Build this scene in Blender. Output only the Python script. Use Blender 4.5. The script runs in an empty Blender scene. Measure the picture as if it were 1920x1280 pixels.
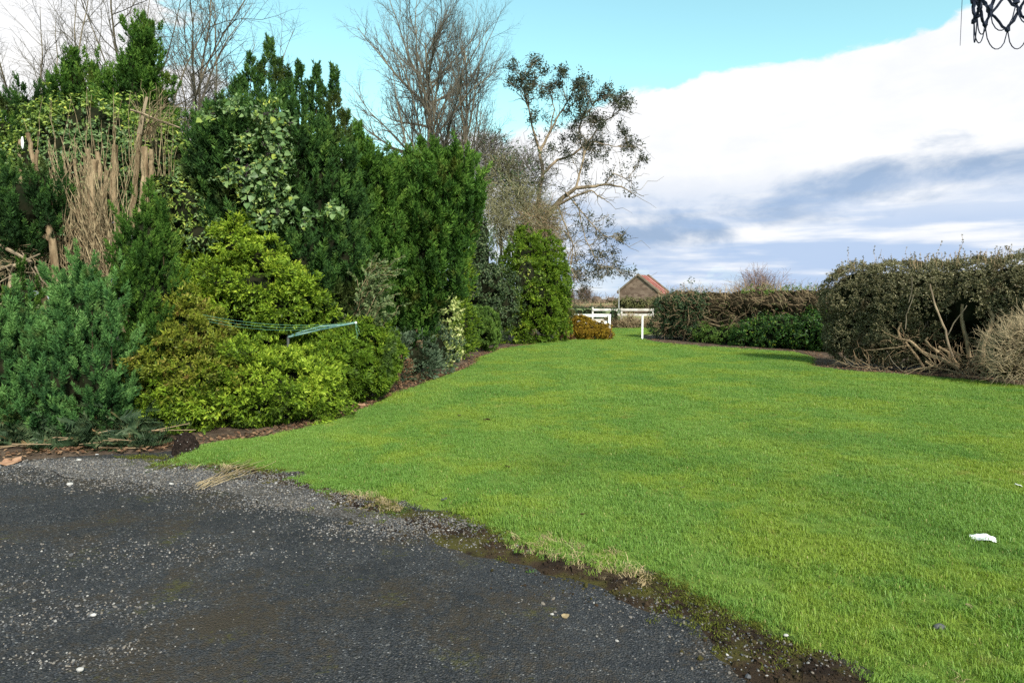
import bpy, math, random
import numpy as np
from mathutils import Vector
from mathutils.geometry import delaunay_2d_cdt

SC = bpy.context.scene
COL = SC.collection
R = math.radians

# ------------------------------------------------------------------ camera
F = 1280.0                      # focal length in photo pixels (24 mm on a 36 mm sensor, 1920 px wide)
H = 1.6                         # eye height
PITCH = math.atan(80.0 / F)
cam_d = bpy.data.cameras.new('camera')
cam_d.lens = 24.0
cam_d.sensor_width = 36.0
cam_d.clip_start = 0.05
cam_d.clip_end = 6000
cam = bpy.data.objects.new('camera', cam_d)
cam.location = (0, 0, H)
cam.rotation_euler = (math.pi / 2 - PITCH, 0, 0)
COL.objects.link(cam)
SC.camera = cam

def ray(px, py):
    u = (px - 960.0) / F
    v = (640.0 - py) / F
    c, s = math.cos(PITCH), math.sin(PITCH)
    return np.array([u, c + v * s, -s + v * c])

def G(px, py, z=0.0):           # point on the ground
    d = ray(px, py)
    t = (z - H) / d[2]
    return np.array([d[0] * t, d[1] * t, z])

def A(px, py, Y):               # point at depth Y
    d = ray(px, py)
    t = Y / d[1]
    return np.array([d[0] * t, Y, H + d[2] * t])

# ------------------------------------------------------------------ node helper
class NT:
    def __init__(s, tree):
        s.t = tree
    def n(s, kind, ins=None, **props):
        nd = s.t.nodes.new(kind)
        for k, v in props.items():
            setattr(nd, k, v)
        for k, v in (ins or {}).items():
            sock = nd.inputs[k]
            if hasattr(v, 'links') or isinstance(v, bpy.types.NodeSocket):
                s.t.links.new(v, sock)
            else:
                sock.default_value = v
        return nd
    def math(s, op, a, b=0.0, c=0.0, clamp=False):
        nd = s.n('ShaderNodeMath', {0: a, 1: b, 2: c}, operation=op)
        nd.use_clamp = clamp
        return nd.outputs[0]
    def smooth(s, v, lo, hi, a=0.0, b=1.0):
        nd = s.n('ShaderNodeMapRange', {'Value': v, 'From Min': lo, 'From Max': hi, 'To Min': a, 'To Max': b}, interpolation_type='SMOOTHSTEP')
        return nd.outputs[0]
    def noise(s, vec, scale, detail=4.0, rough=0.55, out='Fac'):
        nd = s.n('ShaderNodeTexNoise', {'Vector': vec, 'Scale': scale, 'Detail': detail, 'Roughness': rough})
        return nd.outputs[out]
    def mix(s, f, a, b, blend='MIX'):
        nd = s.n('ShaderNodeMix', data_type='RGBA', blend_type=blend)
        for i, v in ((0, f), (6, a), (7, b)):
            if isinstance(v, bpy.types.NodeSocket):
                s.t.links.new(v, nd.inputs[i])
            else:
                nd.inputs[i].default_value = v if i == 0 else (tuple(v) + (1.0,))[:4]
        return nd.outputs[2]
    def ramp(s, f, stops):
        nd = s.n('ShaderNodeValToRGB', {'Fac': f})
        el = nd.color_ramp.elements
        while len(el) < len(stops):
            el.new(0.5)
        for e, (p, c) in zip(el, stops):
            e.position = p
            e.color = (c[0], c[1], c[2], 1.0)
        return nd.outputs[0]

# ------------------------------------------------------------------ world
SUN_DIR = np.array([0.42, -0.90, 0.0])
SUN_EL = R(36)
sun_az = math.atan2(SUN_DIR[0], SUN_DIR[1])
world = bpy.data.worlds.new('World')
SC.world = world
world.use_nodes = True
wt = world.node_tree
wt.nodes.clear()
W = NT(wt)
SKY_S = 0.10
tc = W.n('ShaderNodeTexCoord').outputs['Generated']
sky = W.n('ShaderNodeTexSky', sky_type='NISHITA', sun_disc=False, sun_elevation=SUN_EL, sun_rotation=sun_az,
          altitude=50.0, air_density=1.0, dust_density=0.4, ozone_density=1.0)
sdir = W.n('ShaderNodeVectorMath', {0: tc, 1: (1, 1, 2.2)}, operation='MULTIPLY').outputs[0]
hdir = W.n('ShaderNodeVectorMath', {0: tc, 1: (1, 1, 9.0)}, operation='MULTIPLY').outputs[0]
zc = W.n('ShaderNodeSeparateXYZ', {0: tc}).outputs[2]

def blobsum(items, base):
    acc = base
    for px, py, s, w in items:
        d = ray(px, py)
        d = d / np.linalg.norm(d)
        dist = W.n('ShaderNodeVectorMath', {0: sdir, 1: (d[0], d[1], d[2] * 2.2)}, operation='DISTANCE').outputs['Value']
        acc = W.math('ADD', acc, W.smooth(dist, 0.0, s, w, 0.0))
    return acc

warp = W.n('ShaderNodeVectorMath', {0: sdir, 1: W.n('ShaderNodeVectorMath', {0: W.noise(sdir, 2.2, 3, out='Color'), 3: 0.22}, operation='SCALE').outputs[0]}, operation='ADD').outputs[0]
fb = W.noise(warp, 2.6, 9.0, 0.56)
fb2 = W.noise(warp, 8.5, 8.0, 0.6)
wbase = W.math('ADD', W.math('MULTIPLY_ADD', fb, 1.5, -0.32), W.math('MULTIPLY_ADD', fb2, 1.7, -0.85))
dens = blobsum([
    (1560, 200, 0.62, 0.75), (1850, 210, 0.60, 0.60), (1300, 290, 0.42, 0.70), (1230, 420, 0.30, 0.4),
    (20, 110, 0.36, 0.75), (-200, 60, 0.45, 0.5), (640, 330, 0.3, 0.45), (420, 60, 0.16, 0.10), (1010, 330, 0.3, 0.4),
    (820, 30, 0.55, -0.62), (1150, 20, 0.50, -0.62), (1450, -20, 0.40, -0.60), (560, 150, 0.30, -0.3), (1700, -60, 0.25, -0.4), (820, 200, 0.3, -0.25), (1480, 30, 0.28, -0.45), (1660, 0, 0.22, -0.5), (1330, 60, 0.22, -0.3),
], wbase)
alpha = W.smooth(dens, 0.42, 0.66)
hz = W.smooth(zc, 0.07, 0.19, 1.0, 0.0)              # near the horizon the layers close up
hn = W.noise(hdir, 3.6, 7.0, 0.55)
alpha = W.math('MAXIMUM', alpha, W.math('MULTIPLY', hz, 0.97))
g1 = W.math('MULTIPLY_ADD', W.noise(warp, 4.2, 7.0, 0.55), 1.5, -0.98)
g2 = W.math('MULTIPLY_ADD', W.noise(warp, 11.0, 8.0, 0.58), 1.7, -0.85)
grey = blobsum([
    (1660, 325, 0.15, 0.62), (1560, 350, 0.16, 0.62), (1465, 372, 0.13, 0.34), (1375, 385, 0.14, 0.34), (1220, 425, 0.22, 0.55), (1170, 450, 0.20, 0.35),
    (1830, 300, 0.15, 0.42), (1920, 280, 0.20, 0.45), (1760, 225, 0.10, 0.28), (1480, 262, 0.09, 0.25), (1950, 340, 0.15, 0.2),
    (1620, 190, 0.34, -0.45), (1340, 230, 0.34, -0.5), (20, 100, 0.5, -0.4), (1850, 150, 0.34, -0.4), (1500, 130, 0.3, -0.4), (1790, 380, 0.12, -0.3), (1260, 290, 0.2, -0.3),
], W.math('ADD', g1, g2))
grey = W.smooth(grey, -0.12, 0.78)
lay = W.math('MULTIPLY', hz, W.smooth(hn, 0.35, 0.57))
shade = W.smooth(W.noise(warp, 6.0, 8.0, 0.6), 0.30, 0.70)
white = W.mix(shade, (0.60 / SKY_S, 0.615 / SKY_S, 0.64 / SKY_S), (0.70 / SKY_S, 0.70 / SKY_S, 0.70 / SKY_S))
cl = W.mix(grey, white, (0.235 / SKY_S, 0.315 / SKY_S, 0.44 / SKY_S))
cl = W.mix(W.math('MULTIPLY', lay, 0.85), cl, (0.27 / SKY_S, 0.375 / SKY_S, 0.55 / SKY_S))
blue = W.mix(1.0, sky.outputs[0], (1.65, 2.10, 1.52), 'MULTIPLY')
col = W.mix(alpha, blue, cl)
bg = W.n('ShaderNodeBackground', {'Color': col, 'Strength': SKY_S})
wo = W.n('ShaderNodeOutputWorld', {'Surface': bg.outputs[0]})

# ------------------------------------------------------------------ sun, exposure
sl = bpy.data.lights.new('sun', 'SUN')
sl.energy = 5.0
sl.angle = R(7.0)
sl.color = (1.0, 0.95, 0.86)
sun = bpy.data.objects.new('sun', sl)
sd = Vector((math.sin(sun_az) * math.cos(SUN_EL), math.cos(sun_az) * math.cos(SUN_EL), math.sin(SUN_EL)))
sun.rotation_euler = sd.to_track_quat('Z', 'Y').to_euler()
sun.location = (20, -8, 30)
COL.objects.link(sun)
SC.view_settings.view_transform = 'Standard'
SC.view_settings.look = 'None'
SC.view_settings.gamma = 1.0
SC.view_settings.use_curve_mapping = False
SC.view_settings.exposure = 0.65
SC.render.engine = 'CYCLES'
SC.cycles.max_bounces = 6
SC.cycles.diffuse_bounces = 3
SC.cycles.glossy_bounces = 2
SC.cycles.transmission_bounces = 4
SC.cycles.transparent_max_bounces = 4
SC.cycles.use_denoising = False

# ------------------------------------------------------------------ materials
MATS = {}
def new_mat(name):
    m = bpy.data.materials.new(name)
    m.use_nodes = True
    m.node_tree.nodes.clear()
    MATS[name] = m
    return m, NT(m.node_tree)

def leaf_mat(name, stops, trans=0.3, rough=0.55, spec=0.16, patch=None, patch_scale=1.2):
    """leaf colour from the per-face 'tint' (paler young tips and clump tops, darker inner layers) and a slow drift over the plant"""
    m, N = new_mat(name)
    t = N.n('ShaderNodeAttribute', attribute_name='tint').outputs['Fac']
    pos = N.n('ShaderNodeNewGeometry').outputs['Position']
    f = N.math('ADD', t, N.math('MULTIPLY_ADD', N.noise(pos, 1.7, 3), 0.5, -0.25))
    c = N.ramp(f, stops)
    if patch:
        pf = N.smooth(N.noise(pos, patch_scale, 4, 0.6), 0.56, 0.70)
        c = N.mix(pf, c, patch)
    b = N.n('ShaderNodeBsdfPrincipled', {'Base Color': c, 'Roughness': rough, 'Specular IOR Level': spec})
    tr = N.n('ShaderNodeBsdfTranslucent', {'Color': N.mix(1.0, c, (1.25, 1.25, 0.7), 'MULTIPLY')})
    mx = N.n('ShaderNodeMixShader', {0: trans, 1: b.outputs[0], 2: tr.outputs[0]})
    N.n('ShaderNodeOutputMaterial', {'Surface': mx.outputs[0]})
    return m

def plain_mat(name, a, b, scale=6.0, rough=0.8, spec=0.2, bump=0.0, bscale=40.0, stretch=(1, 1, 1), detail=5.0):
    m, N = new_mat(name)
    pos = N.n('ShaderNodeNewGeometry').outputs['Position']
    v = N.n('ShaderNodeVectorMath', {0: pos, 1: stretch}, operation='MULTIPLY').outputs[0]
    c = N.mix(N.smooth(N.noise(v, scale, detail, 0.6), 0.32, 0.68), a, b)
    ins = {'Base Color': c, 'Roughness': rough, 'Specular IOR Level': spec}
    if bump:
        bp = N.n('ShaderNodeBump', {'Strength': bump, 'Distance': 0.02, 'Height': N.noise(v, bscale, 4)})
        ins['Normal'] = bp.outputs[0]
    bs = N.n('ShaderNodeBsdfPrincipled', ins)
    N.n('ShaderNodeOutputMaterial', {'Surface': bs.outputs[0]})
    return m

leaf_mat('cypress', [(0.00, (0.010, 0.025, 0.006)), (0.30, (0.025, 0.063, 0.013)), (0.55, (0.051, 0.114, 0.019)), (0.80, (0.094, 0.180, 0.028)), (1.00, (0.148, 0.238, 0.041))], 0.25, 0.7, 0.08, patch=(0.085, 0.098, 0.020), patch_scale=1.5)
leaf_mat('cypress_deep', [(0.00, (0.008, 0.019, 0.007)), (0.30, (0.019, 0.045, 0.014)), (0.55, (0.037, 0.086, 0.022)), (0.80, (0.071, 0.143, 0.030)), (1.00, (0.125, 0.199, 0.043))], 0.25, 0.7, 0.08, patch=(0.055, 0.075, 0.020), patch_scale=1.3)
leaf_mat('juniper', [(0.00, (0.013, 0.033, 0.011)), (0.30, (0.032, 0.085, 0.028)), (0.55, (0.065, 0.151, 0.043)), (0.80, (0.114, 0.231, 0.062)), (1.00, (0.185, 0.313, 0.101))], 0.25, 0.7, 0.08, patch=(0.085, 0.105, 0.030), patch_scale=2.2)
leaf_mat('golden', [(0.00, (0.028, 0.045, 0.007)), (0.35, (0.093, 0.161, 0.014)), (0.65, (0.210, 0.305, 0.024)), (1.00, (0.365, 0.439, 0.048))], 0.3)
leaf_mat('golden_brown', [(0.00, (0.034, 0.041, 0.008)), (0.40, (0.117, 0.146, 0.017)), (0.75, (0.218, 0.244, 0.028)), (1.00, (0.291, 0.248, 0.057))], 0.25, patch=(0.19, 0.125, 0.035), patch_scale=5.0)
leaf_mat('yellow_green', [(0.0, (0.031, 0.056, 0.006)), (0.45, (0.093, 0.165, 0.015)), (0.8, (0.192, 0.276, 0.022)), (1.0, (0.323, 0.369, 0.043))], 0.3, patch=(0.05, 0.085, 0.02), patch_scale=1.4)
leaf_mat('clipped', [(0.0, (0.027, 0.052, 0.012)), (0.45, (0.081, 0.150, 0.026)), (0.8, (0.149, 0.234, 0.042)), (1.0, (0.230, 0.312, 0.072))], 0.25)
leaf_mat('holly', [(0.0, (0.014, 0.026, 0.010)), (0.5, (0.041, 0.070, 0.025)), (0.9, (0.095, 0.123, 0.050)), (1.0, (0.189, 0.199, 0.092))], 0.15, 0.5, 0.22)
leaf_mat('ivy', [(0.00, (0.030, 0.060, 0.018)), (0.45, (0.085, 0.150, 0.048)), (0.80, (0.170, 0.245, 0.090)), (1.00, (0.330, 0.370, 0.120))], 0.25, 0.45, 0.28)
leaf_mat('ivy_yellow', [(0.0, (0.047, 0.085, 0.022)), (0.45, (0.149, 0.221, 0.042)), (0.8, (0.311, 0.377, 0.072)), (1.0, (0.567, 0.546, 0.108))], 0.3, 0.5, 0.22)
leaf_mat('variegated', [(0.00, (0.038, 0.070, 0.016)), (0.40, (0.119, 0.167, 0.040)), (0.70, (0.264, 0.317, 0.088)), (1.00, (0.459, 0.475, 0.200))], 0.25, 0.5, 0.22)
leaf_mat('laurel', [(0.0, (0.011, 0.030, 0.008)), (0.5, (0.033, 0.091, 0.015)), (0.85, (0.097, 0.183, 0.021)), (1.0, (0.302, 0.304, 0.029))], 0.25, 0.45, 0.28)
leaf_mat('box_leaf', [(0.00, (0.046, 0.043, 0.022)), (0.45, (0.134, 0.125, 0.065)), (0.80, (0.256, 0.231, 0.130)), (1.00, (0.423, 0.375, 0.225))], 0.15, 0.5, 0.2, patch=(0.150, 0.105, 0.062), patch_scale=1.6)
leaf_mat('dark_ivy', [(0.0, (0.014, 0.030, 0.013)), (0.5, (0.036, 0.070, 0.029)), (1.0, (0.105, 0.142, 0.052))], 0.15, 0.5, 0.2)
leaf_mat('blue_juniper', [(0.00, (0.019, 0.036, 0.021)), (0.50, (0.060, 0.095, 0.054)), (1.00, (0.136, 0.180, 0.105))], 0.15)
leaf_mat('feather', [(0.00, (0.027, 0.052, 0.024)), (0.50, (0.082, 0.130, 0.059)), (1.00, (0.204, 0.252, 0.106))], 0.25)
leaf_mat('dead_leaf', [(0.00, (0.060, 0.032, 0.020)), (0.50, (0.140, 0.075, 0.042)), (1.00, (0.260, 0.170, 0.100))], 0.15, 0.7, 0.1)
leaf_mat('heather', [(0.0, (0.085, 0.050, 0.010)), (0.5, (0.24, 0.150, 0.016)), (1.0, (0.40, 0.28, 0.03))], 0.15, 0.7, 0.1)
leaf_mat('gum_leaf', [(0.0, (0.020, 0.026, 0.017)), (0.5, (0.045, 0.054, 0.031)), (1.0, (0.095, 0.097, 0.052))], 0.2, 0.5, 0.2)
leaf_mat('olive_leaf', [(0.0, (0.042, 0.046, 0.018)), (0.5, (0.105, 0.108, 0.039)), (1.0, (0.196, 0.176, 0.078))], 0.15)
leaf_mat('grass', [(0.0, (0.060, 0.150, 0.010)), (0.5, (0.100, 0.225, 0.014)), (1.0, (0.170, 0.290, 0.022))], 0.3)
leaf_mat('moss', [(0.0, (0.040, 0.045, 0.010)), (0.5, (0.095, 0.105, 0.018)), (1.0, (0.17, 0.19, 0.04))], 0.2, 0.9, 0.05, patch=(0.06, 0.12, 0.03), patch_scale=2.0)
leaf_mat('frond', [(0.0, (0.012, 0.026, 0.012)), (0.5, (0.036, 0.062, 0.028)), (0.85, (0.070, 0.090, 0.040)), (1.0, (0.15, 0.09, 0.04))], 0.15)
plain_mat('core', (0.007, 0.010, 0.005), (0.016, 0.016, 0.009), 5.0, 1.0, 0.0)  # inner twigs as a solid; near-black colour carries the crown's inner shade
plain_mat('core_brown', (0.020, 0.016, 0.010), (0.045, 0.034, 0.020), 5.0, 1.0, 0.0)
plain_mat('bark_grey', (0.10, 0.085, 0.060), (0.20, 0.165, 0.115), 5.0, 0.9, 0.1, 0.5, 30, (1, 1, 0.3))
plain_mat('bark_pale', (0.13, 0.10, 0.068), (0.28, 0.215, 0.145), 4.0, 0.9, 0.1, 0.5, 25, (1, 1, 0.3))
plain_mat('bark_tan', (0.11, 0.074, 0.042), (0.30, 0.222, 0.135), 9.0, 0.9, 0.1, 0.9, 40, (1, 1, 0.3))
plain_mat('cut_wood', (0.42, 0.26, 0.12), (0.55, 0.37, 0.20), 12.0, 0.9, 0.1)
plain_mat('twig_grey', (0.064, 0.058, 0.046), (0.112, 0.100, 0.080), 3.0, 0.9, 0.1)
plain_mat('twig_tan', (0.17, 0.125, 0.070), (0.33, 0.26, 0.155), 5.0, 0.9, 0.1)
plain_mat('twig_dun', (0.095, 0.066, 0.036), (0.30, 0.235, 0.14), 14.0, 0.9, 0.1)
plain_mat('twig_brown', (0.16, 0.108, 0.064), (0.32, 0.23, 0.14), 2.0, 0.9, 0.1)
plain_mat('twig_lichen', (0.11, 0.105, 0.055), (0.22, 0.205, 0.115), 2.0, 0.9, 0.1)
plain_mat('twig_straw', (0.22, 0.17, 0.10), (0.44, 0.35, 0.22), 4.0, 0.9, 0.1)
plain_mat('white_paint', (0.72, 0.72, 0.70), (0.82, 0.82, 0.80), 4.0, 0.5, 0.4)
plain_mat('aged_white', (0.36, 0.33, 0.29), (0.58, 0.55, 0.52), 3.0, 0.7, 0.2)
plain_mat('net_cord', (0.010, 0.014, 0.030), (0.022, 0.028, 0.050), 30.0, 0.8, 0.2)
plain_mat('steel_paint', (0.25, 0.05, 0.02), (0.35, 0.08, 0.03), 10.0, 0.5, 0.4)
plain_mat('grey_metal', (0.28, 0.28, 0.29), (0.36, 0.36, 0.37), 6.0, 0.5, 0.5)
plain_mat('line_green', (0.07, 0.22, 0.14), (0.12, 0.32, 0.21), 10.0, 0.5, 0.4)
plain_mat('arm_teal', (0.14, 0.30, 0.29), (0.32, 0.48, 0.45), 12.0, 0.5, 0.4)
plain_mat('paper', (0.70, 0.70, 0.70), (0.80, 0.80, 0.79), 8.0, 0.9, 0.1)
plain_mat('peat', (0.010, 0.007, 0.006), (0.030, 0.021, 0.017), 40.0, 1.0, 0.05, 1.0, 90)
plain_mat('berry', (0.020, 0.014, 0.018), (0.05, 0.03, 0.035), 40.0, 0.6, 0.3)
plain_mat('pale_stone', (0.25, 0.235, 0.22), (0.40, 0.38, 0.36), 30.0, 0.8, 0.2)
plain_mat('dark_stone', (0.05, 0.055, 0.055), (0.09, 0.09, 0.085), 30.0, 0.8, 0.2)
plain_mat('slab', (0.24, 0.13, 0.08), (0.36, 0.22, 0.14), 20.0, 0.9, 0.1)
plain_mat('far_field', (0.13, 0.17, 0.055), (0.20, 0.21, 0.09), 0.02, 0.9, 0.1)
plain_mat('far_scrub', (0.085, 0.058, 0.046), (0.15, 0.11, 0.080), 0.15, 0.9, 0.1)
plain_mat('roof_red', (0.19, 0.042, 0.034), (0.26, 0.066, 0.050), 1.5, 0.8, 0.2)
plain_mat('roof_pink', (0.30, 0.17, 0.15), (0.38, 0.24, 0.21), 1.5, 0.8, 0.2)
plain_mat('coping', (0.13, 0.10, 0.075), (0.20, 0.16, 0.12), 2.0, 0.9, 0.1)
plain_mat('straw', (0.26, 0.19, 0.10), (0.42, 0.33, 0.19), 9.0, 0.9, 0.1)

def ground_mats():
    # asphalt of the drive: worn dark binder, pale chippings, moss and grit patches
    m, N = new_mat('asphalt')
    p = N.n('ShaderNodeNewGeometry').outputs['Position']
    base = N.mix(N.smooth(N.noise(p, 0.9, 6, 0.6), 0.35, 0.65), (0.013, 0.0140, 0.0175), (0.028, 0.029, 0.033))
    base = N.mix(N.smooth(N.noise(p, 13.0, 5, 0.65), 0.42, 0.66, 0.0, 0.6), base, (0.046, 0.044, 0.043))
    vor = N.n('ShaderNodeTexVoronoi', {'Vector': p, 'Scale': 105.0, 'Randomness': 1.0})
    vs_ = N.n('ShaderNodeSeparateColor', {0: vor.outputs['Color']})
    vr, vg = vs_.outputs[0], vs_.outputs[1]
    agg = N.smooth(N.noise(p, 3.2, 5, 0.6), 0.35, 0.70, 0.25, 1.0)
    base = N.mix(N.math('MULTIPLY', N.smooth(vr, 0.35, 0.95, 0.0, 0.75), agg), base, N.ramp(vg, [(0.0, (0.054, 0.060, 0.074)), (0.5, (0.086, 0.086, 0.088)), (0.8, (0.105, 0.087, 0.064)), (1.0, (0.17, 0.168, 0.165))]))
    base = N.mix(N.math('MULTIPLY', N.smooth(vr, 0.975, 0.985), agg), base, (0.24, 0.235, 0.23))
    base = N.mix(N.smooth(vor.outputs['Distance'], 0.45, 0.8, 0.0, 0.8), base, (0.007, 0.007, 0.008))
    brown = N.smooth(N.math('ADD', N.noise(p, 1.1, 7, 0.65), N.math('MULTIPLY', N.noise(p, 22.0, 4, 0.7), 0.5)), 0.70, 0.90)
    base = N.mix(N.math('MULTIPLY', brown, 0.75), base, (0.040, 0.028, 0.015))
    moss = N.smooth(N.math('ADD', N.noise(p, 2.3, 6, 0.62), N.math('MULTIPLY', N.noise(p, 30.0, 4, 0.7), 0.6)), 0.90, 1.02)
    base = N.mix(N.math('MULTIPLY', moss, 0.55), base, (0.062, 0.058, 0.010))
    bh = N.math('ADD', N.math('MULTIPLY', vor.outputs['Distance'], -1.0), N.noise(p, 60.0, 3))
    bp = N.n('ShaderNodeBump', {'Strength': 1.0, 'Distance': 0.008, 'Height': bh})
    b = N.n('ShaderNodeBsdfPrincipled', {'Base Color': base, 'Roughness': 0.62, 'Specular IOR Level': 0.25, 'Normal': bp.outputs[0]})
    N.n('ShaderNodeOutputMaterial', {'Surface': b.outputs[0]})
    # soil
    m, N = new_mat('soil')
    p = N.n('ShaderNodeNewGeometry').outputs['Position']
    c = N.mix(N.smooth(N.noise(p, 3.0, 8, 0.65), 0.35, 0.65), (0.045, 0.031, 0.022), (0.115, 0.082, 0.058))
    c = N.mix(N.smooth(N.noise(p, 9.0, 6, 0.7), 0.60, 0.72, 0, 0.8), c, (0.20, 0.150, 0.100))
    bp = N.n('ShaderNodeBump', {'Strength': 0.9, 'Distance': 0.02, 'Height': N.noise(p, 45.0, 6, 0.7)})
    b = N.n('ShaderNodeBsdfPrincipled', {'Base Color': c, 'Roughness': 0.95, 'Specular IOR Level': 0.1, 'Normal': bp.outputs[0]})
    N.n('ShaderNodeOutputMaterial', {'Surface': b.outputs[0]})
    # mossy soil along the lawn edge
    m, N = new_mat('verge')
    p = N.n('ShaderNodeNewGeometry').outputs['Position']
    c = N.mix(N.smooth(N.noise(p, 5.0, 8, 0.65), 0.35, 0.65), (0.014, 0.009, 0.007), (0.050, 0.033, 0.020))
    c = N.mix(N.smooth(N.noise(p, 3.1, 7, 0.7), 0.46, 0.62, 0, 0.9), c, (0.070, 0.064, 0.016))
    bp = N.n('ShaderNodeBump', {'Strength': 1.0, 'Distance': 0.02, 'Height': N.noise(p, 70.0, 6, 0.7)})
    b = N.n('ShaderNodeBsdfPrincipled', {'Base Color': c, 'Roughness': 0.95, 'Specular IOR Level': 0.1, 'Normal': bp.outputs[0]})
    N.n('ShaderNodeOutputMaterial', {'Surface': b.outputs[0]})
    m, N = new_mat('grit')
    p = N.n('ShaderNodeNewGeometry').outputs['Position']
    c = N.mix(N.smooth(N.noise(p, 4.0, 8, 0.65), 0.35, 0.65), (0.026, 0.021, 0.017), (0.060, 0.052, 0.043))
    vor = N.n('ShaderNodeTexVoronoi', {'Vector': p, 'Scale': 110.0})
    vr = N.n('ShaderNodeSeparateColor', {0: vor.outputs['Color']}).outputs[0]
    c = N.mix(N.smooth(vr, 0.35, 0.95, 0.0, 0.8), c, (0.13, 0.125, 0.12))
    bp = N.n('ShaderNodeBump', {'Strength': 0.9, 'Distance': 0.008, 'Height': N.math('ADD', N.math('MULTIPLY', vor.outputs['Distance'], -1.0), N.noise(p, 60.0, 3))})
    b = N.n('ShaderNodeBsdfPrincipled', {'Base Color': c, 'Roughness': 0.9, 'Specular IOR Level': 0.15, 'Normal': bp.outputs[0]})
    N.n('ShaderNodeOutputMaterial', {'Surface': b.outputs[0]})
    # lawn and its blades share one colour drift over the ground
    def lawn_colour(N, p, t):
        yel = N.smooth(N.math('ADD', N.noise(p, 0.75, 5, 0.62), N.math('MULTIPLY', N.noise(p, 5.0, 3), 0.25)), 0.56, 0.74)
        c = N.mix(t, (0.100, 0.205, 0.034), (0.165, 0.290, 0.052))
        c = N.mix(N.math('MULTIPLY', yel, 0.68), c, (0.240, 0.310, 0.036))
        dk = N.smooth(N.noise(p, 0.42, 4, 0.55), 0.50, 0.68)
        c = N.mix(N.math('MULTIPLY', dk, 0.45), c, (0.075, 0.185, 0.040))
        sv = N.n('ShaderNodeVectorMath', {0: p, 1: (1.0, 0.22, 1.0)}, operation='MULTIPLY').outputs[0]
        c = N.mix(N.smooth(N.noise(sv, 0.9, 3, 0.5), 0.40, 0.62, 0, 0.42), c, (0.205, 0.320, 0.062))
        tan = N.smooth(N.math('ADD', N.noise(p, 1.6, 4, 0.6), N.math('MULTIPLY', N.noise(p, 9.0, 2), 0.2)), 0.735, 0.84)
        return N.mix(N.math('MULTIPLY', tan, 0.55), c, (0.30, 0.26, 0.07))
    m, N = new_mat('lawn')
    p = N.n('ShaderNodeNewGeometry').outputs['Position']
    c = N.mix(0.48, lawn_colour(N, p, N.noise(p, 60.0, 3)), (0.070, 0.085, 0.020))
    bp = N.n('ShaderNodeBump', {'Strength': 0.8, 'Distance': 0.02, 'Height': N.noise(p, 90.0, 4, 0.7)})
    b = N.n('ShaderNodeBsdfPrincipled', {'Base Color': c, 'Roughness': 0.95, 'Specular IOR Level': 0.05, 'Normal': bp.outputs[0]})
    N.n('ShaderNodeOutputMaterial', {'Surface': b.outputs[0]})
    m, N = new_mat('blade')
    p = N.n('ShaderNodeNewGeometry').outputs['Position']
    rnd = N.n('ShaderNodeObjectInfo').outputs['Random']
    t = N.n('ShaderNodeAttribute', attribute_name='tint').outputs['Fac']
    c = lawn_colour(N, p, N.math('MULTIPLY_ADD', rnd, 0.4, N.math('MULTIPLY', t, 0.6)))
    c = N.mix(N.smooth(t, 0.93, 0.95, 0, 0.8), c, (0.36, 0.30, 0.12))
    b = N.n('ShaderNodeBsdfPrincipled', {'Base Color': c, 'Roughness': 0.5, 'Specular IOR Level': 0.28})
    tr = N.n('ShaderNodeBsdfTranslucent', {'Color': N.mix(1.0, c, (1.3, 1.2, 0.7), 'MULTIPLY')})
    mx = N.n('ShaderNodeMixShader', {0: 0.35, 1: b.outputs[0], 2: tr.outputs[0]})
    N.n('ShaderNodeOutputMaterial', {'Surface': mx.outputs[0]})
    # gravel: one colour per stone
    m, N = new_mat('gravel')
    rnd = N.n('ShaderNodeObjectInfo').outputs['Random']
    c = N.ramp(rnd, [(0.0, (0.035, 0.036, 0.040)), (0.45, (0.088, 0.088, 0.092)), (0.7, (0.135, 0.112, 0.088)), (0.94, (0.16, 0.15, 0.14)), (1.0, (0.34, 0.32, 0.30))])
    b = N.n('ShaderNodeBsdfPrincipled', {'Base Color': c, 'Roughness': 0.7, 'Specular IOR Level': 0.3})
    N.n('ShaderNodeOutputMaterial', {'Surface': b.outputs[0]})
    m, N = new_mat('stone_wall')
    p = N.n('ShaderNodeNewGeometry').outputs['Position']
    v = N.n('ShaderNodeVectorMath', {0: p, 1: (2.2, 2.2, 4.0)}, operation='MULTIPLY').outputs[0]
    vor = N.n('ShaderNodeTexVoronoi', {'Vector': v, 'Scale': 1.0})
    vr = N.n('ShaderNodeSeparateColor', {0: vor.outputs['Color']}).outputs[0]
    c = N.mix(vr, (0.090, 0.056, 0.038), (0.185, 0.130, 0.094))
    b = N.n('ShaderNodeBsdfPrincipled', {'Base Color': c, 'Roughness': 0.9})
    N.n('ShaderNodeOutputMaterial', {'Surface': b.outputs[0]})
ground_mats()

# ------------------------------------------------------------------ mesh helpers
def tag(o, label=None, cat=None, group=None, kind=None):
    if label: o['label'] = label
    if cat: o['category'] = cat
    if group: o['group'] = group
    if kind: o['kind'] = kind
    return o

def thing(name, label, cat, loc, group=None):
    o = bpy.data.objects.new(name, None)
    o.empty_display_size = 0.1
    COL.objects.link(o)
    o.location = [float(v) for v in loc]
    return tag(o, label, cat, group)

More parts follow.
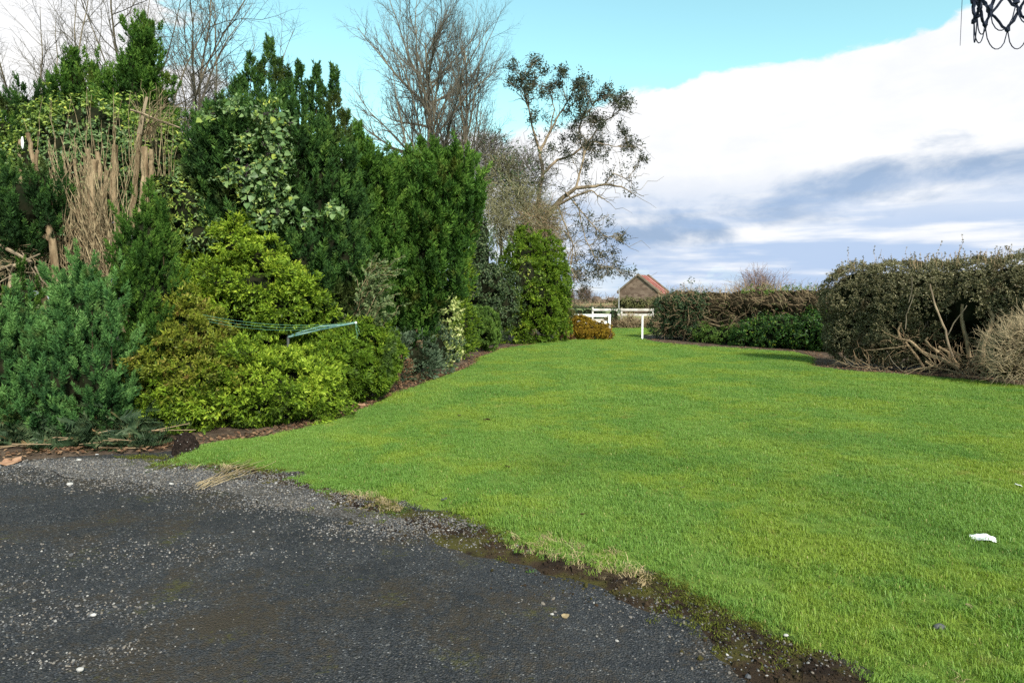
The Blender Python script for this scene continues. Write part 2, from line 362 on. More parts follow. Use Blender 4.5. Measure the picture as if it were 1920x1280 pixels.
def tri_mesh(name, parts, parent=None, kind=None, origin=None):
    """parts: list of (triangles Nx3x3 in world space, tint N or scalar, material). One mesh object."""
    parts = [p for p in parts if len(p[0])]
    off = np.array(parent.location if parent is not None else (origin if origin is not None else (0, 0, 0)), dtype=np.float64)
    T = np.concatenate([p[0] for p in parts]).astype(np.float64) - off
    tint = np.concatenate([np.broadcast_to(np.asarray(p[1], dtype=np.float32), (len(p[0]),)) for p in parts])
    names = []
    mi = []
    for p in parts:
        if p[2] not in names:
            names.append(p[2])
        mi.append(np.full(len(p[0]), names.index(p[2]), dtype=np.int32))
    mi = np.concatenate(mi)
    n = len(T)
    me = bpy.data.meshes.new(name)
    me.vertices.add(n * 3)
    me.vertices.foreach_set('co', T.reshape(-1).astype(np.float32))
    me.loops.add(n * 3)
    me.loops.foreach_set('vertex_index', np.arange(n * 3, dtype=np.int32))
    me.polygons.add(n)
    me.polygons.foreach_set('loop_start', np.arange(0, n * 3, 3, dtype=np.int32))
    me.polygons.foreach_set('material_index', mi)
    at = me.attributes.new('tint', 'FLOAT', 'FACE')
    at.data.foreach_set('value', tint.astype(np.float32))
    for nm in names:
        me.materials.append(MATS[nm])
    me.update(calc_edges=True)
    o = bpy.data.objects.new(name, me)
    COL.objects.link(o)
    if parent is not None:
        o.parent = parent
    elif origin is not None:
        o.location = [float(v) for v in origin]
    if kind:
        o['kind'] = kind
    return o

def poly_mesh(name, verts, faces, mat, parent=None, kind=None, origin=None, smooth=False):
    off = np.array(parent.location if parent is not None else (origin if origin is not None else (0, 0, 0)))
    me = bpy.data.meshes.new(name)
    me.from_pydata([tuple(np.asarray(v) - off) for v in verts], [], [tuple(f) for f in faces])
    for mm in ([mat] if isinstance(mat, str) else mat):
        me.materials.append(MATS[mm])
    if smooth:
        me.polygons.foreach_set('use_smooth', [True] * len(me.polygons))
    me.update()
    o = bpy.data.objects.new(name, me)
    COL.objects.link(o)
    if parent is not None:
        o.parent = parent
    elif origin is not None:
        o.location = [float(v) for v in origin]
    if kind:
        o['kind'] = kind
    return o

def unit(v):
    v = np.asarray(v, dtype=np.float64)
    return v / np.maximum(np.linalg.norm(v, axis=-1, keepdims=True), 1e-9)

def tubes(P0, P1, R0, R1, sides=3):
    P0 = np.asarray(P0, float); P1 = np.asarray(P1, float)
    if len(P0) == 0:
        return np.zeros((0, 3, 3))
    R0 = np.broadcast_to(np.asarray(R0, float), (len(P0),)); R1 = np.broadcast_to(np.asarray(R1, float), (len(P0),))
    d = unit(P1 - P0)
    ref = np.where(np.abs(d[:, 2:3]) > 0.9, np.array([[1.0, 0, 0]]), np.array([[0, 0, 1.0]]))
    x = unit(np.cross(d, ref)); y = np.cross(d, x)
    a = np.arange(sides) * 2 * math.pi / sides
    ring = x[:, None, :] * np.cos(a)[None, :, None] + y[:, None, :] * np.sin(a)[None, :, None]
    A0 = P0[:, None, :] + ring * R0[:, None, None]
    A1 = P1[:, None, :] + ring * R1[:, None, None]
    B0 = np.roll(A0, -1, axis=1); B1 = np.roll(A1, -1, axis=1)
    t1 = np.stack([A0, B0, B1], axis=2); t2 = np.stack([A0, B1, A1], axis=2)
    return np.concatenate([t1, t2], axis=1).reshape(-1, 3, 3)

def line_tube(pts, r0, r1, sides=6, knob=0.0):
    """a continuous tapering tube along a polyline"""
    pts = np.asarray(pts, float)
    n = len(pts)
    tan = unit(np.gradient(pts, axis=0))
    rad = np.linspace(r0, r1, n) * (1 + knob * np.sin(np.arange(n) * 2.4 + r0 * 900) )
    x = unit(np.cross(tan[0], [0.3, 0.9, 0.2]))
    rings = []
    for i in range(n):
        x = unit(x - tan[i] * np.dot(x, tan[i]))
        y = np.cross(tan[i], x)
        a = np.arange(sides) * 2 * math.pi / sides
        rings.append(pts[i] + rad[i] * (np.cos(a)[:, None] * x + np.sin(a)[:, None] * y))
    tr = []
    for i in range(n - 1):
        a0, a1 = rings[i], rings[i + 1]
        b0, b1 = np.roll(a0, -1, 0), np.roll(a1, -1, 0)
        tr.append(np.stack([a0, b0, b1], 1)); tr.append(np.stack([a0, b1, a1], 1))
    for ring, c in ((rings[0], pts[0]), (rings[-1], pts[-1])):
        tr.append(np.stack([ring, np.roll(ring, -1, 0), np.broadcast_to(c, ring.shape)], 1))
    return np.concatenate(tr)

def bend(p0, p1, rng, n=6, wob=0.05, sag=0.0):
    t = np.linspace(0, 1, n)[:, None]
    p = np.asarray(p0) * (1 - t) + np.asarray(p1) * t
    L = np.linalg.norm(np.asarray(p1) - np.asarray(p0))
    w = rng.normal(0, wob * L, (n, 3)) * np.sin(np.pi * t)
    p = p + w
    p[:, 2] -= sag * L * (4 * t * (1 - t))[:, 0]
    return p

def box_tris(c, size, rot=0.0):
    sx, sy, sz = [s / 2 for s in size]
    v = np.array([[x, y, z] for x in (-sx, sx) for y in (-sy, sy) for z in (-sz, sz)])
    cr, sr = math.cos(rot), math.sin(rot)
    v = np.stack([v[:, 0] * cr - v[:, 1] * sr, v[:, 0] * sr + v[:, 1] * cr, v[:, 2]], 1) + np.asarray(c)
    q = [(0, 1, 3, 2), (4, 6, 7, 5), (0, 4, 5, 1), (2, 3, 7, 6), (0, 2, 6, 4), (1, 5, 7, 3)]
    return np.array([[v[a], v[b], v[c_]] for (a, b, c_, d) in q] + [[v[a], v[c_], v[d]] for (a, b, c_, d) in q])

def ico(center, rad, sub=2, rng=None, jit=0.0):
    import bmesh
    bm = bmesh.new()
    bmesh.ops.create_icosphere(bm, subdivisions=sub, radius=1.0)
    vs = np.array([v.co[:] for v in bm.verts])
    fs = np.array([[v.index for v in f.verts] for f in bm.faces])
    bm.free()
    if rng is not None and jit:
        vs = vs * (1 + rng.normal(0, jit, (len(vs), 1)))
    vs = vs * np.asarray(rad) + np.asarray(center)
    return vs[fs]

# ------------------------------------------------------------------ foliage
def t_plume(rng, n=32, spread=0.22, w=0.056, l=0.27):
    T = np.zeros((n, 3, 3)); tint = np.zeros(n)
    for i in range(n):
        z = (i + rng.random()) / n
        a = rng.random() * 2 * math.pi
        e = spread * math.sin(math.pi * min(1, z * 0.82 + 0.14)) * (0.35 + 0.65 * rng.random())
        rd = np.array([math.cos(a), math.sin(a), 0])
        b = np.array([0, 0, z * 0.85]) + rd * e * 0.35
        d = unit(rd * (0.55 - 0.3 * z) + np.array([0, 0, 0.85]) + rng.normal(0, 0.15, 3))
        s = unit(np.cross(d, rng.normal(0, 1, 3))) * w * (0.6 + 0.8 * rng.random())
        tip = b + d * l * (0.6 + 0.7 * rng.random()) + rd * e * 0.65
        T[i] = [b - s, b + s, tip]
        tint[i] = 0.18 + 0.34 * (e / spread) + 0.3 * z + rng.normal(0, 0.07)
    return T, tint

def t_tuft(rng, n=16, up=0.35, w=0.16, l=1.0):
    T = np.zeros((n, 3, 3)); tint = np.zeros(n)
    for i in range(n):
        a = rng.random() * 2 * math.pi
        el = up + (1.1 - up) * rng.random()
        d = np.array([math.cos(a) * math.cos(el), math.sin(a) * math.cos(el), math.sin(el)])
        b = d * 0.15 * rng.random() + rng.normal(0, 0.12, 3)
        s = unit(np.cross(d, rng.normal(0, 1, 3))) * w * (0.7 + 0.6 * rng.random())
        L = l * (0.55 + 0.6 * rng.random())
        T[i] = [b + d * L * 0.2 - s, b + d * L * 0.3 + s, b + d * L]
        tint[i] = 0.45 + rng.normal(0, 0.14)
    return T, tint

def t_spray(rng, n=9, w=0.17):
    """short flat branchlet: leaflets in two ranks on a drooping stalk, axis +z"""
    T = []; tint = []
    bendv = rng.normal(0, 0.25)
    for i in range(n):
        z = (i + 0.5) / n
        for sgn in (-1, 1):
            base = np.array([0, bendv * z * z * 0.5, z * 0.85])
            L = 0.42 * (1.05 - 0.6 * z) * (0.8 + 0.4 * rng.random())
            d = unit(np.array([sgn * 0.8, rng.normal(0, 0.3), 0.65]))
            s = np.array([0, 0.25, 0.4]) * w
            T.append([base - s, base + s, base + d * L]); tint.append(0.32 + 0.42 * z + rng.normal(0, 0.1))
    return np.array(T), np.array(tint)

def t_leaves(rng, n=5, w=0.5, fold=0.15, spread=0.8):
    """cluster of n broad leaves, each four triangles with a folded midrib"""
    T = []; tint = []
    for i in range(n):
        a = rng.random() * 2 * math.pi
        el = rng.uniform(-0.5, 0.9)
        d = np.array([math.cos(a) * math.cos(el), math.sin(a) * math.cos(el), math.sin(el)])
        nrm = unit(np.array([0, 0, 1.0]) - d * d[2] + rng.normal(0, 0.35, 3))
        s = unit(np.cross(d, nrm))
        o = rng.normal(0, spread * 0.45, 3)
        b = o; m = o + d * 0.45; tip = o + d - nrm * 0.12
        l = m + s * w * 0.5 + nrm * fold; r = m - s * w * 0.5 + nrm * fold
        T += [[b, l, m], [l, tip, m], [b, m, r], [m, tip, r]]
        tt = 0.45 + rng.normal(0, 0.2)
        tint += [tt, tt, tt - 0.04, tt - 0.04]
    return np.array(T), np.array(tint)

def frames(D, rng):
    D = unit(D)
    ref = rng.normal(0, 1, D.shape)
    X = unit(np.cross(D, ref)); Y = np.cross(D, X)
    return np.stack([X, Y, D], axis=1)          # rows: local axes

def emit(templates, P, D, S, rng, tint=0.0):
    if len(P) == 0:
        return np.zeros((0, 3, 3)), np.zeros(0)
    Fm = frames(D, rng)
    S = np.broadcast_to(np.asarray(S, float), (len(P),))
    tint = np.broadcast_to(np.asarray(tint, float), (len(P),))
    k = rng.integers(0, len(templates), len(P))
    oT, oC = [], []
    for j, (T, c) in enumerate(templates):
        idx = np.where(k == j)[0]
        if len(idx) == 0:
            continue
        V = np.einsum('tvk,nkj->ntvj', T, Fm[idx]) * S[idx][:, None, None, None] + P[idx][:, None, None, :]
        oT.append(V.reshape(-1, 3, 3))
        oC.append((c[None, :] + tint[idx][:, None]).reshape(-1))
    return np.concatenate(oT), np.clip(np.concatenate(oC), 0, 1)

def Bl(px, py, rx, ry, Y, rd=None):
    """an ellipsoid of the crown: photo centre and half sizes, at depth Y metres"""
    c = A(px, py, Y)
    a = rx * Y / F; b = ry * Y / F
    return (c, np.array([a, rd if rd is not None else min(a, 0.9 * b) * 0.95, b]))

CAM = np.array([0, 0, H])
def shell(blobs, dens, rng, jitter=0.06, back=0.4, zmin=0.03, lump=0.06, inner=0.80):
    P, Nn = [], []
    ph = rng.random(6) * 6.28
    for i, (c, r) in enumerate(blobs):
        area = 4 * math.pi * (((r[0] * r[1]) ** 1.6 + (r[0] * r[2]) ** 1.6 + (r[1] * r[2]) ** 1.6) / 3) ** (1 / 1.6)
        n = max(6, int(area * dens))
        d = unit(rng.normal(0, 1, (n, 3)))
        # even out over the stretched surface
        nr = unit(d / r)
        wgt = np.linalg.norm(d / r, axis=1); wgt = wgt / wgt.max()
        keep = rng.random(n) < (0.25 + 0.75 * wgt) if max(r) / min(r) > 2.5 else np.ones(n, bool)
        p = c + d * r
        for j, (c2, r2) in enumerate(blobs):
            if j != i:
                keep &= (((p - c2) / r2) ** 2).sum(1) > inner
        face = (nr * unit(CAM - p)).sum(1)
        keep &= (face > -0.2) | (rng.random(n) < back)
        lm = np.sin(p[:, 0] * 5.1 + ph[0]) * np.sin(p[:, 2] * 4.3 + ph[1]) + np.sin(p[:, 1] * 6.0 + ph[2] + p[:, 2] * 2.0)
        p = p + nr * (rng.normal(0, jitter, n) + lump * 0.7 * lm)[:, None]
        keep &= p[:, 2] > zmin
        P.append(p[keep]); Nn.append(nr[keep])
    return np.concatenate(P), np.concatenate(Nn)

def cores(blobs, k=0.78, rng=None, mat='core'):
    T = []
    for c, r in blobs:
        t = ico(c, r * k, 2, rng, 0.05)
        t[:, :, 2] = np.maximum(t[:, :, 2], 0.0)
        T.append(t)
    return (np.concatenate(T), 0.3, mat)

def clumped(P, Nn, rng, k, r, flat=1.0):
    """k sprays round each clump centre, kept to its outer side"""
    off = rng.normal(0, 1, (len(P), k, 3))
    off = unit(off) * (rng.random((len(P), k, 1)) ** 0.5) * r
    ins = (off * Nn[:, None, :]).sum(2, keepdims=True)
    off = off - Nn[:, None, :] * np.minimum(ins, 0) * 1.3
    off[:, :, 2] *= flat
    Q = (P[:, None, :] + off).reshape(-1, 3)
    M = unit(Nn[:, None, :] * 0.8 + off / r * 0.8).reshape(-1, 3)
    return Q, M

TS = [t_tuft(np.random.default_rng(15 + i), 9, 0.2, 0.2) for i in range(4)]
PL = [t_plume(np.random.default_rng(i)) for i in range(5)]
PLF = [t_plume(np.random.default_rng(50 + i), 56, 0.20, 0.036, 0.21) for i in range(4)]
TU = [t_tuft(np.random.default_rng(10 + i)) for i in range(5)]
SP = [t_spray(np.random.default_rng(20 + i)) for i in range(5)]
LV = [t_leaves(np.random.default_rng(30 + i)) for i in range(5)]
LVN = [t_leaves(np.random.default_rng(40 + i), 6, 0.34, 0.05, 1.2) for i in range(5)]

def trunk_of(root, base, top, r0, r1, rng, mat='bark_grey', name='trunk', sides=8, wob=0.03):
    return tri_mesh(name, [(line_tube(bend(base, top, rng, 8, wob), r0, r1, sides), 0.5, mat)], root)

def columns(P, Nn, rng, k, h, r):
    """an upright pointed tuft of k small plumes at each point"""
    n = len(P)
    hh = h * rng.uniform(0.55, 1.35, (n, 1)); u = rng.random((n, k)) ** 1.1
    rr = r * rng.uniform(0.7, 1.3, (n, 1)) * (1.02 - u) ** 0.75 * np.minimum(1.0, 0.45 + u * 2.2)
    a = rng.random((n, k)) * 6.283
    rd = np.stack([np.cos(a), np.sin(a), np.zeros_like(a)], 2)
    ax = unit(np.array([0, 0, 1.0]) + Nn * np.array([0.35, 0.35, 0.05]) + rng.normal(0, 0.07, (n, 3)))
    z = (u - 0.86) * hh
    Q = P[:, None, :] + ax[:, None, :] * z[:, :, None] + rd * rr[:, :, None]
    D = ax[:, None, :] + rd * (0.55 * (1.1 - u))[:, :, None] + rng.normal(0, 0.1, (n, k, 3))
    return Q.reshape(-1, 3), D.reshape(-1, 3), u.reshape(-1)

def plume_plant(name, label, cat, base, blobs, mat, seed, dens=110, L=0.34, spires=(), group=None, core=0.66, jitter=0.10, back=0.12, k=10, trunk=True, lump=0.06, up=1.0, out=0.5):
    rng = np.random.default_rng(seed)
    root = thing(name, label, cat, base, group)
    h = L * 1.7
    P, Nn = shell(blobs, dens * 0.40 * (0.30 / L), rng, jitter, back, lump=lump)
    Pi, Ni = shell([(c_, r_ * 0.84) for c_, r_ in blobs], dens * 0.15 * (0.30 / L), rng, jitter, 0.0, lump=0.0)
    Pj, Nj = shell([(c_, r_ * (core + 0.05)) for c_, r_ in blobs], dens * 0.12 * (0.30 / L), rng, 0.04, 0.0, lump=0.0, inner=0.5)
    n_in = len(Pj)
    P = np.concatenate([P, Pi, Pj]); Nn = np.concatenate([Nn, Ni, Nj])
    Q, D, u = columns(P, Nn, rng, k, h, L * 0.25)
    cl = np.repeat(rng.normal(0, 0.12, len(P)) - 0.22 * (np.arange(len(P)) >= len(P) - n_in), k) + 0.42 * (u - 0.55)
    ok = Q[:, 2] > 0.02
    Q, D, cl = Q[ok], D[ok], cl[ok]
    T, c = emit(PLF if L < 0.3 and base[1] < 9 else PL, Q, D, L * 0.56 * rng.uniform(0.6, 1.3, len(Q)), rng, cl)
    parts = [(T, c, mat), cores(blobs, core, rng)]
    for (px, py0, py1, wpx, Y) in spires:      # a leader: tapering column of plumes
        b = A(px, py1, Y); t = A(px + rng.normal(0, 2), py0, Y); n = int(110 * max(0.6, (t[2] - b[2])))
        z = rng.random(n) ** 0.85
        rr = (wpx * Y / F) * (1 - z) ** 0.75
        a = rng.random(n) * 6.283
        rd = np.stack([np.cos(a), np.sin(a), np.zeros(n)], 1)
        p = b[None] * (1 - z[:, None]) + t[None] * z[:, None] + rd * rr[:, None] * 0.8
        T, c = emit(PL, p - np.array([0, 0, L * 0.25]), rd * 0.35 + np.array([0, 0, 1.0]), L * 0.5 * rng.uniform(0.6, 1.1, n), rng, rng.normal(0.04, 0.12, n))
        parts.append((T, c, mat))
        parts.append((line_tube([b - [0, 0, 0.3], (b + t) / 2, t - [0, 0, 0.12]], 0.010, 0.003, 4), 0.3, 'core_brown'))
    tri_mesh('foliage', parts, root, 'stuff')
    if trunk:
        cz = min(b_[0][2] for b_ in blobs)
        bx = np.array([base[0], base[1], 0.0])
        trunk_of(root, bx, bx + np.array([0, 0, max(0.5, cz)]), 0.09, 0.06, rng, 'bark_tan')
    return root

def tuft_plant(name, label, cat, base, blobs, mat, seed, dens=60, k=9, clump=0.13, size=0.085, tpl=None, up=0.5, core=0.64, jitter=0.06, back=0.3, group=None, droop=0.0, trunk=True, core_mat='core', lump=0.07, extra=None, zmin=0.03, tintk=0.13, flat=1.0):
    rng = np.random.default_rng(seed)
    root = thing(name, label, cat, base, group)
    P, Nn = shell(blobs, dens, rng, jitter, back, zmin=zmin, lump=lump)
    Pi, Ni = shell([(c_, r_ * 0.82) for c_, r_ in blobs], dens * 0.32, rng, jitter, 0.0, zmin=zmin, lump=0.0)
    P = np.concatenate([P, Pi]); Nn = np.concatenate([Nn, Ni])
    Q, M = clumped(P, Nn, rng, k, clump, flat)
    ok = Q[:, 2] > zmin * 0.5
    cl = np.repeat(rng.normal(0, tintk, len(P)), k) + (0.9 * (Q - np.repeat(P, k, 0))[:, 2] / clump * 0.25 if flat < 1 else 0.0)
    cl = cl[ok]
    Q, M = Q[ok], M[ok]
    D = M + np.array([0, 0, up - droop]) + rng.normal(0, 0.25, Q.shape)
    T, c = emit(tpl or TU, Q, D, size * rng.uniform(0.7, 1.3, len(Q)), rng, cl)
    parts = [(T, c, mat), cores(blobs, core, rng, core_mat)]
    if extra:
        parts += extra(rng)
    tri_mesh('foliage', parts, root, 'stuff')
    if trunk:
        bx = np.array([base[0], base[1], 0.0])
        trunk_of(root, bx, bx + np.array([0.05, 0, 0.5]), 0.05, 0.03, rng, 'bark_tan')
    return root

def twig_cloud(blobs, n, rng, L=0.5, r=0.006, up=0.5, outw=0.6, wob=0.35, nseg=3, sides=3, fill=0.9):
    vol = np.array([b[1].prod() for b in blobs]); k = rng.choice(len(blobs), n, p=vol / vol.sum())
    C = np.array([b[0] for b in blobs])[k]; RR = np.array([b[1] for b in blobs])[k]
    d = unit(rng.normal(0, 1, (n, 3)))
    p = C + d * RR * (rng.random((n, 1)) ** 0.4) * fill
    D = unit(d * outw + np.array([0, 0, up]) + rng.normal(0, 0.5, (n, 3)))
    ln = L * rng.uniform(0.5, 1.4, n)
    P0, P1, R0, R1 = [], [], [], []
    for s in range(nseg):
        q = p + D * (ln / nseg)[:, None]
        P0.append(p); P1.append(q)
        R0.append(np.full(n, r * (1 - s / nseg * 0.7))); R1.append(np.full(n, r * (1 - (s + 1) / nseg * 0.7)))
        p = q
        D = unit(D + rng.normal(0, wob, (n, 3)))
    P0 = np.concatenate(P0); P1 = np.concatenate(P1)
    ok = (P0[:, 2] > 0.0) & (P1[:, 2] > 0.0)
    return tubes(P0[ok], P1[ok], np.concatenate(R0)[ok], np.concatenate(R1)[ok], sides)

# ------------------------------------------------------------------ bare trees
def grow(rng, p, d, L, r, lev, cfg, out):
    ns = cfg['seg'][lev]
    pts = [np.array(p, float)]
    d = unit(d)
    for i in range(ns):
        d = unit(d + rng.normal(0, cfg['wob'][lev], 3) + np.array([0, 0, cfg['up'][lev]]))
        pts.append(pts[-1] + d * L / ns)
    r1 = r * cfg['taper'][lev]
    rad = np.linspace(r, r1, ns + 1)
    out.append((lev, np.array(pts), rad))
    if lev + 1 >= len(cfg['seg']):
        return
    nk = cfg['kids'][lev]
    nk = max(1, int(round(nk * rng.uniform(0.75, 1.25))))
    for j in range(nk):
        t = cfg['t0'][lev] + (1 - cfg['t0'][lev]) * (j + rng.random()) / nk
        x = t * ns; i = min(ns - 1, int(x)); f = x - i
        q = pts[i] * (1 - f) + pts[i + 1] * f
        rq = rad[i] * (1 - f) + rad[i + 1] * f
        dd = unit(pts[i + 1] - pts[i])
        az = rng.random() * 6.283
        perp = unit(np.cross(dd, np.array([math.cos(az), math.sin(az), 0.3])))
        ang = R(rng.uniform(*cfg['ang'][lev]))
        nd = dd * math.cos(ang) + perp * math.sin(ang)
        ll = L * cfg['len'][lev] * rng.uniform(0.65, 1.2) * (1.15 - 0.55 * t)
        grow(rng, q, nd, ll, min(rq * 0.75, r * cfg['rad'][lev]), lev + 1, cfg, out)

def tree_parts(root, out, bark, twig, limb_lev=1, limb_min=0.03):
    tr = [line_tube(p, r[0], r[-1], 9) for (l, p, r) in out if l == 0]
    tri_mesh('trunk', [(t, 0.5, bark) for t in tr], root)
    P0, P1, R0, R1 = [], [], [], []
    nl = 0
    for l, p, r in out:
        if l == 0:
            continue
        if l == limb_lev and nl < 40:
            tri_mesh('limb', [(line_tube(p, r[0], r[-1], 6), 0.5, bark)], root)
            nl += 1
            continue
        P0.append(p[:-1]); P1.append(p[1:]); R0.append(r[:-1]); R1.append(r[1:])
    T = tubes(np.concatenate(P0), np.concatenate(P1), np.concatenate(R0), np.concatenate(R1), 3)
    tri_mesh('twigs', [(T, 0.5, twig)], root, 'stuff')

TREE = dict(seg=[9, 7, 4, 2, 1], wob=[0.05, 0.10, 0.13, 0.17, 0.2], up=[0.02, 0.09, 0.07, 0.05, 0.03], taper=[0.12, 0.2, 0.3, 0.4, 0.5],
            kids=[20, 8, 6, 4], t0=[0.16, 0.2, 0.2, 0.2], ang=[(28, 58), (22, 48), (22, 50), (25, 55)], len=[0.50, 0.46, 0.46, 0.5], rad=[0.34, 0.42, 0.5, 0.6])

# ================================================================== GROUND
def resample(poly, step, closed=True):
    poly = [np.asarray(p[:2], float) for p in poly]
    out = []
    n = len(poly)
    for i in range(n if closed else n - 1):
        a, b = poly[i], poly[(i + 1) % n]
        d = np.linalg.norm(b - a)
        st = max(step, 0.012 * np.linalg.norm((a + b) / 2))
        k = max(1, int(d / st))
        for j in range(k):
            out.append(a + (b - a) * j / k)
    if not closed:
        out.append(poly[-1])
    return np.array(out)

def wobble(pts, amp, seed, lo=0.0):
    rng = np.random.default_rng(seed)
    k = rng.normal(0, 1, (10, 2)) * np.array([2.0, 2.0]) * (np.arange(10)[:, None] * 0.8 + 0.6)
    ph = rng.random((10, 2)) * 6.28
    o = np.zeros_like(pts)
    for i in range(10):
        s = np.sin(pts @ k[i] + ph[i, 0]); c = np.sin(pts @ k[i] + ph[i, 1])
        o += np.stack([s, c], 1) / (1 + i * 0.55)
    return pts + o * amp

def inside(P, poly):
    x, y = P[:, 0], P[:, 1]
    res = np.zeros(len(P), bool)
    n = len(poly)
    for i in range(n):
        x0, y0 = poly[i]; x1, y1 = poly[(i + 1) % n]
        if y0 == y1:
            continue
        c = ((y0 > y) != (y1 > y)) & (x < (x1 - x0) * (y - y0) / (y1 - y0) + x0)
        res ^= c
    return res

def edge_dist(P, poly):
    best = np.full(len(P), 1e9)
    for i in range(len(poly)):
        a = poly[i]; b = poly[(i + 1) % len(poly)]
        ab = b - a
        t = np.clip(((P - a) @ ab) / max(1e-9, ab @ ab), 0, 1)
        d = np.linalg.norm(P - (a + t[:, None] * ab), axis=1)
        best = np.minimum(best, d)
    return best

def sheet(name, poly, hfun, mat, n_in, seed, kind='structure'):
    rng = np.random.default_rng(seed)
    lo, hi = poly.min(0), poly.max(0)
    cand = lo + rng.random((n_in * 6, 2)) * (hi - lo)
    w = 1.0 / (1.0 + (np.hypot(cand[:, 0], cand[:, 1]) / 6.0) ** 2)   # finer near the camera
    cand = cand[rng.random(len(cand)) < w / w.max()]
    cand = cand[inside(cand, poly)]
    cand = cand[edge_dist(cand, poly) > 0.04][:n_in]
    n = len(poly)
    vs = [Vector(p) for p in poly] + [Vector(p) for p in cand]
    es = [(i, (i + 1) % n) for i in range(n)]
    r = delaunay_2d_cdt(vs, es, [list(range(n))], 1, 1e-5)
    P = np.array([v[:] for v in r[0]])
    z = hfun(P, edge_dist(P, poly))
    o = poly_mesh(name, np.column_stack([P, z]), r[2], mat, kind=kind, smooth=True)
    return o

def bumps(P, amp, seed, k0=1.5, n=8):
    rng = np.random.default_rng(seed)
    z = np.zeros(len(P))
    for i in range(n):
        k = unit(rng.normal(0, 1, 2)) * k0 * (1.7 ** i) * rng.uniform(0.7, 1.3)
        z += np.sin(P @ k + rng.random() * 6.28) / (1.5 ** i)
    return z * amp

# the far ground: one sheet out to the horizon
gx = np.concatenate([-np.geomspace(3000, 30, 14), np.linspace(-24, 24, 13), np.geomspace(30, 3000, 14)])
gy = np.concatenate([-np.geomspace(800, 12, 9), np.linspace(-6, 42, 13), np.geomspace(50, 4000, 18)])
gv = [(x, y, -0.07) for y in gy for x in gx]
gf = [(j * len(gx) + i, j * len(gx) + i + 1, (j + 1) * len(gx) + i + 1, (j + 1) * len(gx) + i) for j in range(len(gy) - 1) for i in range(len(gx) - 1)]
poly_mesh('ground', gv, gf, 'far_field', kind='structure')

# the lawn's outline: along the drive, round the right-hand hedges, through the gate, back along the shrubs
EDGE_PX = [(1640, 1280), (1560, 1238), (1440, 1186), (1330, 1128), (1200, 1076), (1080, 1046), (960, 1008), (870, 982), (780, 958), (690, 930), (560, 898), (480, 880), (400, 872), (310, 868)]
LEFT_PX = [(330, 850), (395, 832), (480, 822), (560, 806), (640, 783), (700, 755), (760, 730), (830, 706), (882, 687), (896, 670), (940, 655), (1040, 641), (1072, 637), (1138, 634)]
RIGHT_PX = [(1208, 637), (1250, 645), (1320, 651), (1400, 656), (1500, 662), (1528, 672), (1526, 690), (1600, 698), (1700, 705), (1800, 712), (1920, 725), (2100, 750), (2400, 800)]
edge_w = [np.array([9.0, 0.2]), np.array([5.0, 1.3]), np.array([2.6, 2.25])] + [G(*p)[:2] for p in EDGE_PX]
left_w = [G(*p)[:2] for p in LEFT_PX] + [np.array([3.7, 30.0]), np.array([2.5, 36.5])]
right_w = [np.array([8.5, 36.5]), np.array([5.6, 30.0])] + [G(*p)[:2] for p in RIGHT_PX] + [np.array([13.0, 0.2])]
lawn_poly = resample(edge_w + left_w + right_w, 0.07)
lawn_poly = wobble(lawn_poly, 0.028, 3)

def lawn_h(P, e):
    return -0.012 + 0.05 * np.clip(e / 0.22, 0, 1) ** 0.7 + bumps(P, 0.006, 4, 0.9, 5) * np.clip(e / 0.5, 0, 1)
sheet('lawn', lawn_poly, lawn_h, 'lawn', 4500, 5)

drive_poly = [(-16, -5), (10, -5), (10, 1.3), (3.6, 2.9)] + [tuple(G(*p)[:2]) for p in [(1400, 1080), (1000, 990), (700, 910), (480, 862), (300, 842), (130, 850), (0, 860), (-300, 870)]] + [(-16, 6.6)]
drive_poly = resample(drive_poly, 0.15)
def drive_h(P, e):
    hole = np.zeros(len(P))
    for (px, py, rx, ry, d) in [(140, 1185, 0.28, 0.20, 0.022), (120, 885, 0.5, 0.25, 0.02), (520, 1040, 0.8, 0.3, 0.01)]:
        c = G(px, py)
        q = ((P[:, 0] - c[0]) / rx) ** 2 + ((P[:, 1] - c[1]) / ry) ** 2
        hole += d * np.exp(-q)
    return bumps(P, 0.0035, 8, 1.2, 8) - hole
sheet('driveway', drive_poly, drive_h, 'asphalt', 6000, 6)

bed_l = [(-24, 6.9), (-16, 6.6)] + [tuple(G(*p)[:2]) for p in [(-300, 872), (0, 866), (130, 856), (250, 858), (340, 852)]] + \
        [tuple(np.array(p) + np.array([0.16, -0.05])) for p in [G(*q)[:2] for q in LEFT_PX[1:]]] + [(3.4, 30), (2.4, 45), (-24, 45)]
bed_l = resample(bed_l, 0.3)
def bed_h(P, e):
    return -0.008 + 0.03 * np.clip(e / 0.3, 0, 1) + bumps(P, 0.006, 9, 2.0, 7)
sheet('shrub_bed', bed_l, bed_h, 'soil', 3500, 7)
bed_r = [(5.5, 30.0)] + [tuple(np.array(p) + np.array([-0.12, -0.1])) for p in [G(*q)[:2] for q in RIGHT_PX]] + [(16, 8), (22, 20), (14, 34)]
bed_r = resample(bed_r, 0.3)
sheet('hedge_bed', bed_r, bed_h, 'soil', 2000, 8)

